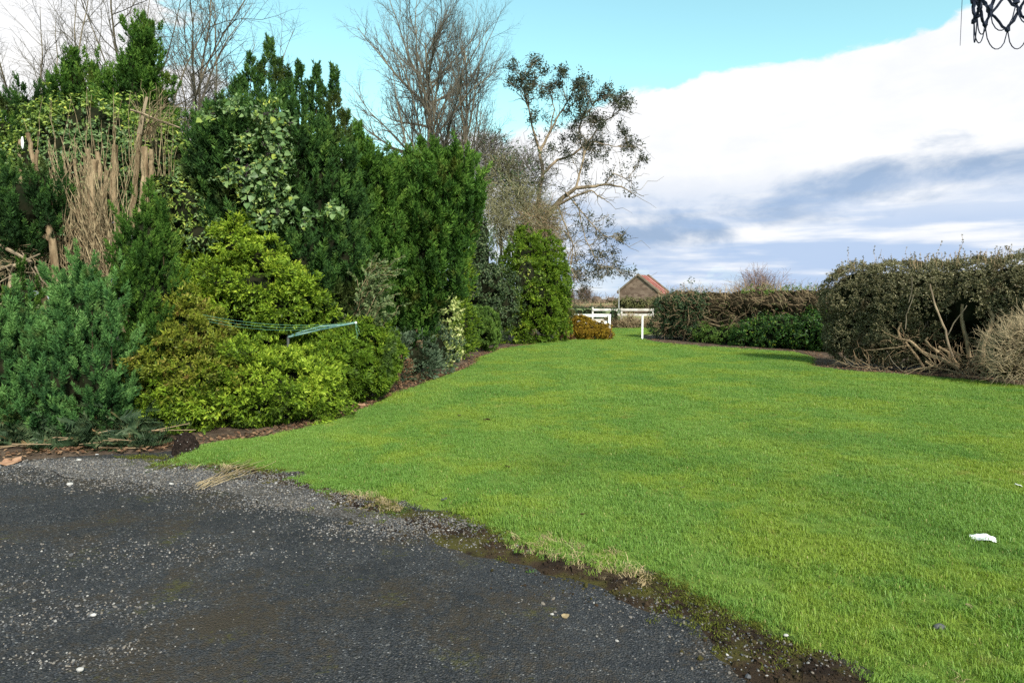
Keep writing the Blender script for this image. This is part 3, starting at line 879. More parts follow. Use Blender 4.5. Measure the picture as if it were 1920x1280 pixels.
# crumbling soil along the lawn edge
ev = resample(edge_w[2:], 0.05, closed=False)
tn = unit(np.gradient(ev, axis=0)); nn = np.stack([tn[:, 1], -tn[:, 0]], 1)      # towards the lawn side
sgn = np.sign(((np.array([4.0, 9.0]) - ev[len(ev) // 2]) @ nn[len(ev) // 2]))
nn = nn * sgn
s_al = np.linspace(0, 1, len(ev))
wid = 0.32 + 0.26 * (1 - s_al) + 0.06 * np.sin(s_al * 37)
vp = np.concatenate([wobble(ev + nn * 0.14, 0.03, 11), wobble(ev - nn * wid[:, None], 0.045, 12)[::-1]])
def verge_h(P, e):
    return -0.008 + 0.024 * np.clip(e / 0.22, 0, 1) + bumps(P, 0.0036, 13, 5.0, 7)
sheet('soil_verge', vp, verge_h, 'verge', 5000, 14)

bank = resample([G(*p)[:2] for p in [(40, 866), (110, 892), (200, 912), (330, 922), (440, 946), (560, 972), (700, 992), (800, 1000), (880, 1012), (960, 1015), (870, 975), (690, 920), (560, 890), (400, 862), (250, 850), (130, 854)]], 0.06)
bank = wobble(bank, 0.05, 21)
def bank_h(P, e):
    return -0.012 + 0.022 * np.clip(e / 0.35, 0, 1) + bumps(P, 0.0035, 22, 4.0, 8)
sheet('grit_bank', bank, bank_h, 'grit', 3000, 23)

# ------------------------------------------------------------------ scattering (uncountable ground cover)
def scatter(name, pts, rot, scl, variants, label=None):
    me = bpy.data.meshes.new(name)
    me.vertices.add(len(pts))
    me.vertices.foreach_set('co', np.asarray(pts, np.float32).reshape(-1))
    a = me.attributes.new('rot', 'FLOAT_VECTOR', 'POINT'); a.data.foreach_set('vector', np.asarray(rot, np.float32).reshape(-1))
    a = me.attributes.new('scl', 'FLOAT', 'POINT'); a.data.foreach_set('value', np.asarray(scl, np.float32))
    me.update()
    o = bpy.data.objects.new(name, me)
    COL.objects.link(o)
    o['kind'] = 'stuff'
    if label:
        o['label'] = label
    g = bpy.data.node_groups.new(name, 'GeometryNodeTree')
    g.interface.new_socket('Geometry', in_out='INPUT', socket_type='NodeSocketGeometry')
    g.interface.new_socket('Geometry', in_out='OUTPUT', socket_type='NodeSocketGeometry')
    gi = g.nodes.new('NodeGroupInput'); go = g.nodes.new('NodeGroupOutput')
    iop = g.nodes.new('GeometryNodeInstanceOnPoints')
    g2i = g.nodes.new('GeometryNodeGeometryToInstance')
    for v in variants:
        oi = g.nodes.new('GeometryNodeObjectInfo')
        oi.inputs['Object'].default_value = v
        g.links.new(oi.outputs['Geometry'], g2i.inputs[0])
    na = g.nodes.new('GeometryNodeInputNamedAttribute'); na.data_type = 'FLOAT_VECTOR'; na.inputs[0].default_value = 'rot'
    nb = g.nodes.new('GeometryNodeInputNamedAttribute'); nb.data_type = 'FLOAT'; nb.inputs[0].default_value = 'scl'
    er = g.nodes.new('FunctionNodeEulerToRotation')
    g.links.new(na.outputs[0], er.inputs[0])
    g.links.new(gi.outputs[0], iop.inputs['Points'])
    g.links.new(g2i.outputs[0], iop.inputs['Instance'])
    iop.inputs['Pick Instance'].default_value = True
    g.links.new(er.outputs[0], iop.inputs['Rotation'])
    g.links.new(nb.outputs[0], iop.inputs['Scale'])
    g.links.new(iop.outputs[0], go.inputs[0])
    md = o.modifiers.new('scatter', 'NODES')
    md.node_group = g
    return o

def proto(name, T, tint, mat):
    o = tri_mesh(name, [(T, tint, mat)])
    COL.objects.unlink(o)
    return o

def blade_clump(seed, n=46, r=0.058, h=0.028, w=0.0017, lean=0.75):
    rng = np.random.default_rng(seed)
    T, c = [], []
    for i in range(n):
        a = rng.random() * 6.283; q = r * math.sqrt(rng.random())
        b = np.array([math.cos(a) * q, math.sin(a) * q, -0.004])
        az = rng.random() * 6.283
        d = np.array([math.cos(az), math.sin(az), 0]); s = np.array([-d[1], d[0], 0]) * w * rng.uniform(0.7, 1.4)
        hh = h * rng.uniform(0.5, 1.3); l = lean * rng.uniform(0.2, 1.3)
        m = b + np.array([0, 0, hh * 0.6]) + d * hh * 0.3 * l
        t = b + np.array([0, 0, hh * (1.0 - 0.25 * l)]) + d * hh * 0.95 * l
        T += [[b - s, b + s, m + s * 0.8], [b - s, m + s * 0.8, m - s * 0.8], [m - s * 0.8, m + s * 0.8, t]]
        tt = 0.96 if rng.random() < 0.04 else np.clip(rng.normal(0.45, 0.22), 0, 0.9)
        c += [tt, tt, min(0.9, tt + 0.05)]
    return np.array(T), np.array(c)

rng = np.random.default_rng(77)
blades = []
for i in range(6):
    T, c = blade_clump(100 + i)
    blades.append(proto('grass_tuft', T, c, 'blade'))
def pts_in(poly, n, lo, hi, rng):
    P = np.array(lo) + rng.random((n, 2)) * (np.array(hi) - np.array(lo))
    return P[inside(P, poly)]
near = pts_in(lawn_poly, 60000, (-6, 1.5), (13, 9.5), rng)
near = near[(np.abs(near[:, 0]) < 1.5 + near[:, 1] * 0.86)]
mid = pts_in(lawn_poly, 34000, (-7, 9.5), (13, 20), rng)
far = pts_in(lawn_poly, 12000, (-3, 20), (10, 37), rng)
GP = np.concatenate([near, mid, far])
sc = np.concatenate([rng.uniform(0.7, 1.25, len(near)), rng.uniform(1.1, 1.5, len(mid)), rng.uniform(1.4, 2.0, len(far))])
# the turf is thinner and lower on its worn edge
e = edge_dist(GP, lawn_poly)
drv = GP[:, 1] < 7.2
keep = (rng.random(len(GP)) < np.clip(0.6 + e / 0.25, 0, 1)) | ~drv
patch = np.sin(GP[:, 0] * 1.9 + 1.0) * np.sin(GP[:, 1] * 1.6) + np.sin(GP[:, 0] * 4.3 + GP[:, 1] * 3.1)
sc = sc * (1 + 0.10 * patch) * np.clip(0.75 + e, 0.75, 1.0)
GP, sc, e = GP[keep], sc[keep], e[keep]
gz = lawn_h(GP, e)
rot = np.stack([rng.normal(0, 0.12, len(GP)), rng.normal(0, 0.12, len(GP)), rng.random(len(GP)) * 6.283], 1)
scatter('grass', np.column_stack([GP, gz]), rot, sc, blades, 'short green lawn grass between the drive and the hedges')

# dry straw and moss tufts along the soil verge
dry = []
for i in range(4):
    T, c = blade_clump(140 + i, 16, 0.05, 0.05, 0.0016, 1.6)
    dry.append(proto('dry_tuft', T, c, 'straw'))
i0 = rng.integers(0, len(ev), 900)
off = rng.normal(-0.02, 0.08, 900)
VP = ev[i0] + nn[i0] * off[:, None] + rng.normal(0, 0.03, (900, 2))
clus = (np.sin(VP[:, 0] * 4.1) + np.sin(VP[:, 1] * 3.3 + VP[:, 0] * 2.0)) > 0.95
VP = VP[clus]
scatter('dry_grass', np.column_stack([VP, np.full(len(VP), 0.012)]), np.stack([rng.normal(0, 0.4, len(VP)), rng.normal(0, 0.4, len(VP)), rng.random(len(VP)) * 6.28], 1),
        rng.uniform(0.35, 0.95, len(VP)), dry, 'dry straw tufts in the crumbling lawn edge')
i0 = rng.integers(0, len(ev), 2600)
off = -np.abs(rng.normal(0.0, 0.07, 2600)) + 0.04
EP = ev[i0] + nn[i0] * off[:, None]
ek = (np.sin(EP[:, 0] * 3.7 + 0.6) + np.sin(EP[:, 1] * 4.9 + EP[:, 0]) + rng.normal(0, 0.35, 2600)) > 0.95
EP = EP[ek]
scatter('edge_grass', np.column_stack([EP, np.full(len(EP), 0.014)]), np.stack([rng.normal(0, 0.3, len(EP)), rng.normal(0, 0.3, len(EP)), rng.random(len(EP)) * 6.28], 1),
        rng.uniform(0.5, 1.15, len(EP)), blades, 'ragged grass hanging over the worn edge of the lawn')
wt_ = []
for i in range(4):
    T, c = blade_clump(160 + i, 26, 0.06, 0.022, 0.0028, 1.4)
    wt_.append(proto('weed_tuft', T, c, 'moss'))
i0 = rng.integers(0, len(ev), 2600); off = rng.normal(-0.06, 0.13, 2600)
WP = ev[i0] + nn[i0] * off[:, None]
WP = WP[(np.sin(WP[:, 0] * 5.3 + 2) + np.sin(WP[:, 1] * 4.1)) > 0.1]
ex = np.concatenate([G(335, 868)[:2] + rng.normal(0, 1, (120, 2)) * [0.30, 0.10], G(270, 858)[:2] + rng.normal(0, 1, (60, 2)) * [0.12, 0.05]])
WP = np.concatenate([WP, ex])
scatter('moss', np.column_stack([WP, np.full(len(WP), 0.010)]), np.stack([rng.normal(0, 0.2, len(WP)), rng.normal(0, 0.2, len(WP)), rng.random(len(WP)) * 6.28], 1),
        rng.uniform(0.25, 0.8, len(WP)), wt_, 'moss and low weeds creeping over the drive edge')

# loose gravel
stones = []
for i in range(5):
    r_ = np.random.default_rng(200 + i)
    T = ico((0, 0, 0), np.array([1.0, 0.8, 0.55]) * r_.uniform(0.8, 1.2, 3), 1, r_, 0.16)
    stones.append(proto('gravel_stone', T, 0.5, 'gravel'))
SPN = [(*rng.uniform([-7, 1.8], [6, 6.9]),) for _ in range(11000)]
S = [np.array(SPN)]
ss = [rng.uniform(0.0018, 0.0036, 11000)]
for (px, py, sx, sy, n) in [(230, 882, 0.9, 0.20, 7500), (90, 868, 0.7, 0.10, 2600), (780, 985, 0.42, 0.12, 2200), (430, 905, 0.7, 0.18, 5200), (600, 940, 0.5, 0.16, 3000), (140, 1150, 0.28, 0.12, 500), (150, 1225, 0.2, 0.08, 260),
                            (280, 1035, 0.5, 0.13, 650), (60, 1090, 0.45, 0.16, 350), (760, 1000, 0.4, 0.12, 500), (1260, 1140, 0.35, 0.15, 500), (1420, 1230, 0.25, 0.12, 300), (900, 1020, 0.4, 0.1, 300)]:
    c = G(px, py)[:2]
    S.append(c + rng.normal(0, 1, (n, 2)) * [sx, sy]); ss.append(rng.gamma(3.0, 0.0011, n) + 0.0022)
S = np.concatenate(S); ss = np.concatenate(ss)
pn = np.sin(S[:, 0] * 3.1 + np.sin(S[:, 1] * 4.7) * 1.3) + np.sin(S[:, 1] * 5.3 + S[:, 0] * 1.7) + rng.normal(0, 0.7, len(S))
pk = (pn > -0.1) | (np.arange(len(S)) > 11000)
S, ss = S[pk], ss[pk]
ok = ~(inside(S, lawn_poly) & (edge_dist(S, lawn_poly) > 0.1)) & (S[:, 1] < 7.15)
S, ss = S[ok], ss[ok]
Sz = drive_h(S, None) + ss * 0.25
vb = inside(S, bank)
Sz[vb] = np.maximum(Sz[vb], bank_h(S[vb], edge_dist(S[vb], bank)) + ss[vb] * 0.25)
vv = inside(S, vp)
Sz[vv] = np.maximum(Sz[vv], verge_h(S[vv], edge_dist(S[vv], vp)) + ss[vv] * 0.25)
scatter('gravel', np.column_stack([S, Sz]), rng.random((len(S), 3)) * [0.5, 0.5, 6.28], ss, stones, 'loose gravel chippings spread over the worn drive')

# soil crumbs along the broken lawn edge
crumbs = []
for i in range(4):
    r_ = np.random.default_rng(210 + i)
    crumbs.append(proto('soil_crumb', ico((0, 0, 0), np.array([1.0, 0.85, 0.7]), 1, r_, 0.2), 0.5, 'verge'))
i0 = rng.integers(0, len(ev), 9000)
off = rng.normal(-0.12, 0.17, 9000) - 0.16 * (1 - i0 / len(ev)) * rng.random(9000)
CP = ev[i0] + nn[i0] * off[:, None] + rng.normal(0, 0.02, (9000, 2))
ck = (np.sin(CP[:, 0] * 6.1 + 1) + np.sin(CP[:, 1] * 7.3) + rng.normal(0, 0.8, 9000)) > -0.2
CP = CP[ck & ~(inside(CP, lawn_poly) & (edge_dist(CP, lawn_poly) > 0.12))]
CZ = np.zeros(len(CP)); vc = inside(CP, vp); CZ[vc] = verge_h(CP[vc], edge_dist(CP[vc], vp))
cs = rng.gamma(1.8, 0.0022, len(CP)) + 0.0015
scatter('soil_crumbs', np.column_stack([CP, CZ + cs * 0.3]), rng.random((len(CP), 3)) * 6.28, cs, crumbs, 'dark soil crumbs spilling from the lawn edge over the drive')

# leaf litter and bark along the beds
lit = []
for i in range(4):
    r_ = np.random.default_rng(230 + i)
    a = np.array([[0, -1, 0], [0.55, 0, 0.25], [0, 1, 0.1], [-0.5, 0.1, 0.2]]) * r_.uniform(0.8, 1.2, (4, 3))
    lit.append(proto('litter_leaf', np.array([[a[0], a[1], a[2]], [a[0], a[2], a[3]]]), 0.3 + 0.18 * i, 'dead_leaf'))
lw = resample([G(*p)[:2] for p in [(0, 862), (130, 850), (300, 845)] + LEFT_PX[1:]], 0.1, closed=False)
i0 = rng.integers(0, len(lw), 3600)
LP = lw[i0] + np.stack([-np.abs(rng.normal(0, 0.22, 3600)) + 0.10, rng.normal(0.08, 0.12, 3600)], 1)
rw = resample([G(*p)[:2] for p in RIGHT_PX], 0.1, closed=False)
i0 = rng.integers(0, len(rw), 2200)
LP = np.concatenate([LP, rw[i0] + np.stack([rng.normal(0.2, 0.25, 2200), np.abs(rng.normal(0.1, 0.3, 2200)) - 0.12], 1)])
scatter('leaf_litter', np.column_stack([LP, np.full(len(LP), 0.034)]), np.stack([rng.normal(0, 0.35, len(LP)), rng.normal(0, 0.35, len(LP)), rng.random(len(LP)) * 6.28], 1),
        rng.uniform(0.012, 0.034, len(LP)), lit, 'dead leaves and bark chips along the foot of the shrubs')

# ================================================================== LEFT-HAND SHRUBS AND CONIFERS
GB = lambda px, Y: (A(px, 560, Y)[0], Y, 0.0)

# blue-green junipers at the front
plume_plant('juniper_bush', 'broad blue-green juniper running out of the picture beside the drive', 'juniper', GB(-10, 7.9),
            [Bl(20, 690, 70, 120, 7.9, 0.45), (Bl(-100, 690, 90, 120, 8.0, 0.5)), Bl(70, 735, 45, 80, 7.7, 0.3), Bl(15, 610, 55, 60, 8.0, 0.3)], 'juniper', 301, 80, 0.29, spires=[(22, 560, 640, 14, 7.8), (62, 590, 680, 14, 7.7)])
plume_plant('juniper_bush', 'dense blue-green juniper between the edge juniper and the golden shrub, upright grey-green tips', 'juniper', GB(170, 8.0),
            [Bl(160, 640, 66, 120, 8.0, 0.42), Bl(185, 725, 52, 80, 7.8, 0.35), Bl(125, 715, 45, 95, 7.7, 0.3), Bl(150, 555, 42, 55, 8.2, 0.28)], 'juniper', 302, 80, 0.29,
            spires=[(150, 492, 580, 15, 8.1), (172, 530, 620, 13, 7.7), (208, 545, 640, 13, 7.7), (120, 540, 640, 13, 7.7)])
plume_plant('juniper_spire', 'tall pointed green juniper rising in front of the sawn stems', 'juniper', GB(285, 8.7),
            [Bl(278, 470, 40, 90, 8.8, 0.3), Bl(280, 565, 52, 90, 8.7, 0.4), Bl(285, 650, 50, 95, 8.6, 0.4), Bl(240, 505, 28, 60, 8.7, 0.2), Bl(262, 740, 40, 60, 8.4, 0.3)], 'cypress', 303, 85, 0.29,
            spires=[(276, 335, 450, 16, 8.8), (235, 420, 510, 12, 8.7), (306, 395, 480, 14, 8.7)])
plume_plant('conifer_lump', 'dark rounded conifer lump overhanging a bare leaning trunk', 'conifer', GB(40, 9.2),
            [Bl(40, 385, 58, 62, 9.2, 0.4), Bl(-30, 380, 60, 70, 9.2, 0.4), Bl(70, 345, 32, 35, 9.2, 0.2)], 'cypress_deep', 304, 80, 0.24, trunk=False)
rng = np.random.default_rng(305)
root = bpy.data.objects['conifer_lump']
tri_mesh('trunk', [(line_tube([A(120, 640, 9.2), A(108, 545, 9.2), A(98, 450, 9.2), A(80, 390, 9.2)], 0.056, 0.045, 9, 0.06), 0.5, 'bark_tan')], root)
tri_mesh('branch', [(line_tube([A(98, 450, 9.2), A(60, 430, 9.25), A(20, 420, 9.3)], 0.04, 0.02, 6), 0.5, 'bark_tan')], root)
plume_plant('conifer_sprig', 'small rusty green conifer tuft under the broken branches', 'conifer', GB(32, 8.9),
            [Bl(35, 560, 40, 38, 8.9, 0.22)], 'cypress', 306, 70, 0.24)

# cut conifer branches lying along the foot of the junipers
rng = np.random.default_rng(310)
root = thing('brushwood_heap', 'low heap of cut dark conifer branches along the drive edge', 'brushwood', G(120, 838))
n = 420
P = np.stack([rng.uniform(G(-120, 835)[0], G(300, 835)[0], n), rng.uniform(7.15, 7.75, n), np.abs(rng.normal(0.05, 0.10, n)) + 0.02], 1)
P[:, 2] *= np.clip((P[:, 1] - 6.95) * 2.2, 0.2, 1.2)
D = np.stack([rng.normal(0, 1.0, n), rng.normal(-0.5, 0.5, n), rng.normal(0.1, 0.25, n)], 1)
T, c = emit([t_spray(np.random.default_rng(60 + i), 12, 0.10) for i in range(4)], P, D, rng.uniform(0.16, 0.36, n), rng, rng.normal(-0.05, 0.16, n))
T[:, :, 2] = np.maximum(T[:, :, 2], 0.01)
tri_mesh('fronds', [(T, c, 'frond')], root, 'stuff')
k = 70
P0 = np.stack([rng.uniform(G(-100, 835)[0], G(300, 835)[0], k), rng.uniform(7.0, 7.7, k), rng.uniform(0.02, 0.16, k)], 1)
P1 = P0 + np.stack([rng.normal(0, 0.28, k), rng.normal(0, 0.15, k), rng.normal(0, 0.03, k)], 1)
P1[:, 2] = np.maximum(P1[:, 2], 0.01)
tri_mesh('sticks', [(tubes(P0, P1, 0.006, 0.003, 4), 0.5, 'twig_brown')], root, 'stuff')

# ivy bank behind the sawn stems
IVB = [Bl(150, 330, 150, 120, 11.2, 0.6), Bl(60, 335, 90, 70, 11.3, 0.5), Bl(325, 520, 60, 80, 10.9, 0.4), Bl(300, 330, 70, 110, 11.0, 0.45), Bl(170, 250, 90, 55, 11.2, 0.45), Bl(330, 420, 55, 90, 10.6, 0.35), Bl(120, 470, 130, 110, 11.0, 0.5), Bl(0, 480, 90, 110, 10.8, 0.4)]
def leafy(name, label, cat, base, blobs, mats, seed, dens, size, k=2, back=0.25, core='core', group=None, jitter=0.1):
    rng = np.random.default_rng(seed)
    root = thing(name, label, cat, base, group)
    P, Nn = shell(blobs, dens, rng, jitter, back, lump=0.09)
    Q, M = clumped(P, Nn, rng, k, size * 1.6)
    parts = []
    pick = rng.random(len(Q)); zone = np.sin(Q[:, 0] * 2.3 + 1) + 0.6 * np.sin(Q[:, 2] * 2.9) + rng.normal(0, 0.5, len(Q)) + (1.3 * np.clip(Q[:, 2] - 3.5, -0.5, 1) if name == 'ivy_bank' else 0)
    for i, mt in enumerate(mats):
        sel = (zone > 0.55) if i == 1 else (zone <= 0.55) if len(mats) > 1 else np.ones(len(Q), bool)
        T, c = emit(LV, Q[sel], M[sel] + np.array([0, 0, 0.2]), size * rng.uniform(0.7, 1.25, sel.sum()), rng, rng.normal(0, 0.10, sel.sum()))
        parts.append((T, c, mt))
    parts.append(cores(blobs, 0.84, rng, core))
    tri_mesh('leaves', parts, root, 'stuff')
    return root
leafy('ivy_bank', 'bank of ivy with yellowish tops behind the sawn-off stems', 'ivy', GB(160, 11.2), IVB, ['ivy', 'ivy_yellow'], 320, 95, 0.072, 2)

# the sawn-off shrub: thick cut stems and a fan of pale shoots
rng = np.random.default_rng(330)
root = thing('coppiced_shrub', 'sawn-off shrub of thick bare stems and a fan of tan shoots', 'shrub', GB(200, 9.8))
STEMS = [((233, 560), (224, 430), (212, 360), (216, 272), 12), ((262, 560), (248, 400), (256, 320), (262, 250), 10), ((275, 500), (266, 400), (272, 330), (270, 276), 13), ((290, 480), (280, 380), (284, 320), (283, 280), 9),
         ((205, 540), (188, 430), (190, 360), (182, 285), 9), ((200, 540), (175, 420), (166, 350), (165, 280), 8), ((180, 540), (178, 470), (172, 400), (178, 300), 13), ((196, 540), (198, 460), (193, 380), (200, 320), 9),
         ((150, 530), (146, 440), (150, 380), (139, 300), 6), ((75, 420), (72, 330), (60, 290), (52, 250), 8), ((68, 420), (64, 350), (68, 300), (70, 282), 7), ((38, 400), (38, 330), (36, 290), (38, 262), 6)]
for s in STEMS:
    Y = rng.uniform(9.5, 10.1)
    base = A(s[0][0], s[0][1], Y)
    pts = [np.array([base[0] + 0.02, Y, 0.0]), base] + [A(x, y, Y + rng.normal(0, 0.03)) for (x, y) in s[1:4]]
    r = s[4] * 0.5 * Y / F
    fine = []
    for a_, b_ in zip(pts[:-1], pts[1:]):
        fine += list(bend(a_, b_, rng, 5, 0.018))[:-1]
    pts = fine + [pts[-1]]
    st = tri_mesh('stem', [(line_tube(pts, r * 1.15, r * 0.9, 9, 0.09), 0.5, 'bark_tan')], root)
    tp = pts[-1] + np.array([0, 0, 0.002])
    tri_mesh('cut_face', [(ico(tp, (r * 0.86, r * 0.86, 0.012), 1), 0.5, 'cut_wood')], st)
pts = [A(262, 252, 9.7), A(268, 215, 9.7), A(276, 182, 9.7)]
tri_mesh('stem', [(line_tube(pts, 0.034, 0.018, 6), 0.5, 'bark_pale')], root)
tri_mesh('broken_branch', [(line_tube(bend(A(244, 206, 9.6), A(338, 240, 9.9), rng, 5, 0.01), 0.016, 0.010, 5), 0.5, 'bark_pale')], root)
P0, P1, R0, R1 = [], [], [], []
def shoot(a, b, r, n=6, wob=0.02, sag=0.0):
    p = bend(a, b, rng, n, wob, sag)
    rr = np.linspace(r, r * 0.4, n)
    P0.append(p[:-1]); P1.append(p[1:]); R0.append(rr[:-1]); R1.append(rr[1:])
for i in range(125):
    bx = rng.normal(185, 30); tx = bx + rng.normal(-22, 42)
    Y = rng.uniform(9.3, 9.9)
    shoot(A(bx, rng.uniform(455, 530), Y), A(np.clip(tx, 90, 290), rng.uniform(255, 370), Y + rng.normal(0, 0.2)), rng.choice([0.0035, 0.005, 0.007, 0.011]), 6, 0.03)
for i in range(46):
    bx = rng.uniform(60, 330); Y = rng.uniform(9.5, 10.2)
    shoot(A(bx, 330, Y), A(bx + rng.normal(0, 14), rng.uniform(160, 285), Y), 0.005, 5, 0.02)
for i in range(60):
    shoot(A(275 + rng.normal(0, 8), 255 + rng.normal(0, 12), 9.8), A(300 + rng.normal(0, 32), 205 + rng.normal(0, 22), 9.8 + rng.normal(0, 0.25)), 0.005, 6, 0.05, -0.12)
for i in range(70):
    bx = rng.uniform(85, 170)
    shoot(A(bx, rng.uniform(330, 480), 9.5), A(bx + rng.normal(30, 30), rng.uniform(420, 560), 9.3), 0.005, 6, 0.05, 0.1)
tri_mesh('shoots', [(tubes(np.concatenate(P0), np.concatenate(P1), np.concatenate(R0), np.concatenate(R1), 4), 0.5, 'twig_dun')], root, 'stuff')

root = thing('broken_branches', 'tangle of broken leaning branches under the dark conifer lump', 'branches', GB(30, 9.0))
BR = [([(-30, 448), (0, 460), (30, 475), (60, 492)], 0.032), ([(-20, 510), (5, 503), (38, 492), (75, 476)], 0.016), ([(18, 545), (20, 515), (26, 498), (50, 488)], 0.020), ([(66, 500), (78, 525), (100, 545)], 0.012), ([(-10, 495), (10, 500), (30, 520)], 0.008), ([(40, 470), (70, 520), (90, 560)], 0.008), ([(-20, 540), (15, 520), (40, 510), (70, 512)], 0.009)]
for pp, r in BR:
    q = [A(x, y, 9.0 + 0.1 * math.sin(i * 2 + x)) for i, (x, y) in enumerate(pp)]
    tri_mesh('branch', [(line_tube(q, r, r * 0.6, 6), 0.5, 'bark_pale')], root)
tri_mesh('twigs', [(twig_cloud([Bl(40, 480, 70, 70, 9.4, 0.3)], 260, rng, 0.45, 0.004, -0.1, 0.6), 0.5, 'twig_tan')], root, 'stuff')
# one bit of white fleece caught on the stems
tag(tri_mesh('plastic_scrap', [(ico(A(42, 268, 9.6), (0.018, 0.012, 0.085), 2, rng, 0.1), 0.5, 'paper')], origin=A(42, 268, 9.6)), 'small white plastic scrap caught on the sawn stems', 'plastic scrap')

# conifers standing behind the ivy bank
plume_plant('pointed_yew', 'tallest pointed green conifer behind the ivy bank', 'conifer', GB(258, 14.0),
            [Bl(257, 225, 66, 70, 14, 0.7), Bl(260, 180, 54, 60, 14, 0.5), Bl(263, 135, 38, 55, 14, 0.36), Bl(264, 92, 22, 45, 14, 0.22), Bl(225, 205, 30, 60, 13.8, 0.35), Bl(295, 200, 28, 70, 14, 0.35), Bl(258, 290, 75, 90, 14, 0.8)], 'cypress', 341, 58, 0.38,
            spires=[(263, 24, 100, 15, 14), (281, 38, 110, 14, 14), (245, 90, 160, 12, 14)])
plume_plant('pointed_yew', 'smaller pointed conifer standing next to the clipped round one', 'conifer', GB(140, 14.5),
            [Bl(140, 205, 46, 55, 14.5, 0.45), Bl(141, 172, 32, 45, 14.5, 0.3), Bl(141, 140, 18, 36, 14.5, 0.2), Bl(105, 200, 18, 45, 14.5, 0.2), Bl(178, 180, 16, 50, 14.5, 0.2), Bl(140, 290, 60, 90, 14.5, 0.6)], 'cypress', 342, 58, 0.36,
            spires=[(141, 92, 150, 14, 14.5), (95, 145, 200, 12, 14.5), (176, 118, 180, 12, 14.5)])
plume_plant('round_yew', 'dark conifer clipped to a ball beyond the stems', 'conifer', GB(46, 13.5), [Bl(46, 210, 40, 38, 13.5, 0.42), Bl(72, 190, 12, 24, 13.5, 0.15), Bl(40, 300, 40, 60, 13.5, 0.4)], 'cypress_deep', 343, 60, 0.28)
plume_plant('olive_conifer', 'low olive green conifer below the clipped round one', 'conifer', GB(0, 13.2), [Bl(2, 245, 28, 28, 13.2, 0.3), Bl(-45, 240, 40, 50, 13.2, 0.4), Bl(-10, 310, 50, 60, 13.2, 0.4)], 'cypress', 344, 36, 0.30)

# big dark cypress with ivy
plume_plant('dark_cypress', 'largest dark cypress with many leaders and a drape of ivy', 'cypress', GB(520, 11.0),
            [Bl(455, 320, 92, 100, 11.0, 0.9), Bl(408, 305, 52, 68, 10.8, 0.5), Bl(480, 262, 78, 68, 11.0, 0.7), Bl(560, 308, 76, 92, 11.0, 0.8), Bl(610, 350, 54, 98, 11.0, 0.6),
             Bl(500, 420, 105, 110, 11.0, 0.85), Bl(600, 430, 75, 120, 11.0, 0.7), Bl(570, 500, 55, 60, 10.3, 0.4), Bl(640, 480, 40, 80, 10.6, 0.35), Bl(395, 480, 45, 80, 10.9, 0.4), Bl(520, 560, 120, 110, 11.2, 0.8)],
            'cypress_deep', 351, 68, 0.34, jitter=0.13, lump=0.10, core=0.74,
            spires=[(503, 72, 190, 20, 11), (470, 100, 200, 18, 11), (522, 110, 210, 18, 11), (560, 118, 215, 13, 11), (592, 118, 230, 14, 11), (627, 118, 260, 15, 11), (540, 130, 210, 14, 11), (578, 150, 240, 12, 11), (440, 148, 230, 18, 11), (412, 172, 250, 16, 11), (390, 190, 260, 14, 10.9), (612, 165, 260, 14, 11), (648, 205, 290, 14, 11), (455, 140, 220, 14, 11), (488, 120, 210, 14, 11)])
plume_plant('shoulder_cypress', 'mid-height olive green cypress leaning on the largest dark one', 'cypress', GB(680, 12.0),
            [Bl(680, 400, 52, 130, 12.0, 0.55), Bl(690, 330, 40, 70, 12.0, 0.4), Bl(660, 470, 45, 100, 11.8, 0.4), Bl(690, 520, 45, 80, 12.0, 0.4)], 'cypress', 352, 84, 0.36, jitter=0.13,
            spires=[(672, 228, 330, 16, 12), (692, 262, 340, 15, 12), (712, 285, 350, 12, 12), (655, 250, 330, 12, 11.9)])
plume_plant('plumed_cypress', 'wide bright-tipped green cypress beside the tangle of lichened branches', 'cypress', GB(780, 13.4),
            [Bl(785, 440, 72, 140, 13.4, 0.8), Bl(740, 430, 48, 110, 13.2, 0.5), Bl(835, 390, 48, 100, 13.4, 0.55), Bl(790, 370, 52, 65, 13.4, 0.5), Bl(742, 535, 55, 80, 13.2, 0.5), Bl(785, 520, 42, 75, 13.4, 0.45), Bl(862, 350, 26, 70, 13.5, 0.3), Bl(720, 480, 40, 120, 13.1, 0.4)],
            'cypress', 353, 84, 0.42, jitter=0.17, lump=0.12,
            spires=[(790, 258, 360, 20, 13.4), (812, 258, 350, 16, 13.4), (768, 275, 370, 16, 13.4), (740, 285, 390, 16, 13.3), (855, 275, 370, 16, 13.4), (880, 288, 370, 12, 13.5), (836, 280, 360, 14, 13.4), (725, 300, 400, 12, 13.3), (895, 330, 400, 10, 13.5)])

# ivy on the big cypress: the large leaves one by one, the small ones together
rng = np.random.default_rng(360)
root = thing('climbing_ivy', 'broad-leaved ivy with dark berries draped over the largest cypress', 'ivy', GB(490, 10.0))
IVY = [(500, 215, 30, 22), (515, 250, 30, 40), (455, 268, 26, 24), (510, 310, 35, 40), (440, 325, 26, 22), (480, 350, 55, 35), (500, 395, 48, 40), (520, 290, 22, 70), (400, 215, 30, 16), (440, 200, 26, 18), (628, 392, 18, 14), (578, 415, 12, 14), (470, 330, 30, 30)]
def surf_pts(items, n, Y0, rng, spread=0.16):
    w = np.array([a[2] * a[3] for a in items], float); k = rng.choice(len(items), n, p=w / w.sum())
    out = []
    for i in k:
        px, py, rx, ry = items[i]
        out.append(A(px + rng.normal(0, rx * 0.5), py + rng.normal(0, ry * 0.5), Y0 + rng.normal(0, spread)))
    return np.array(out)
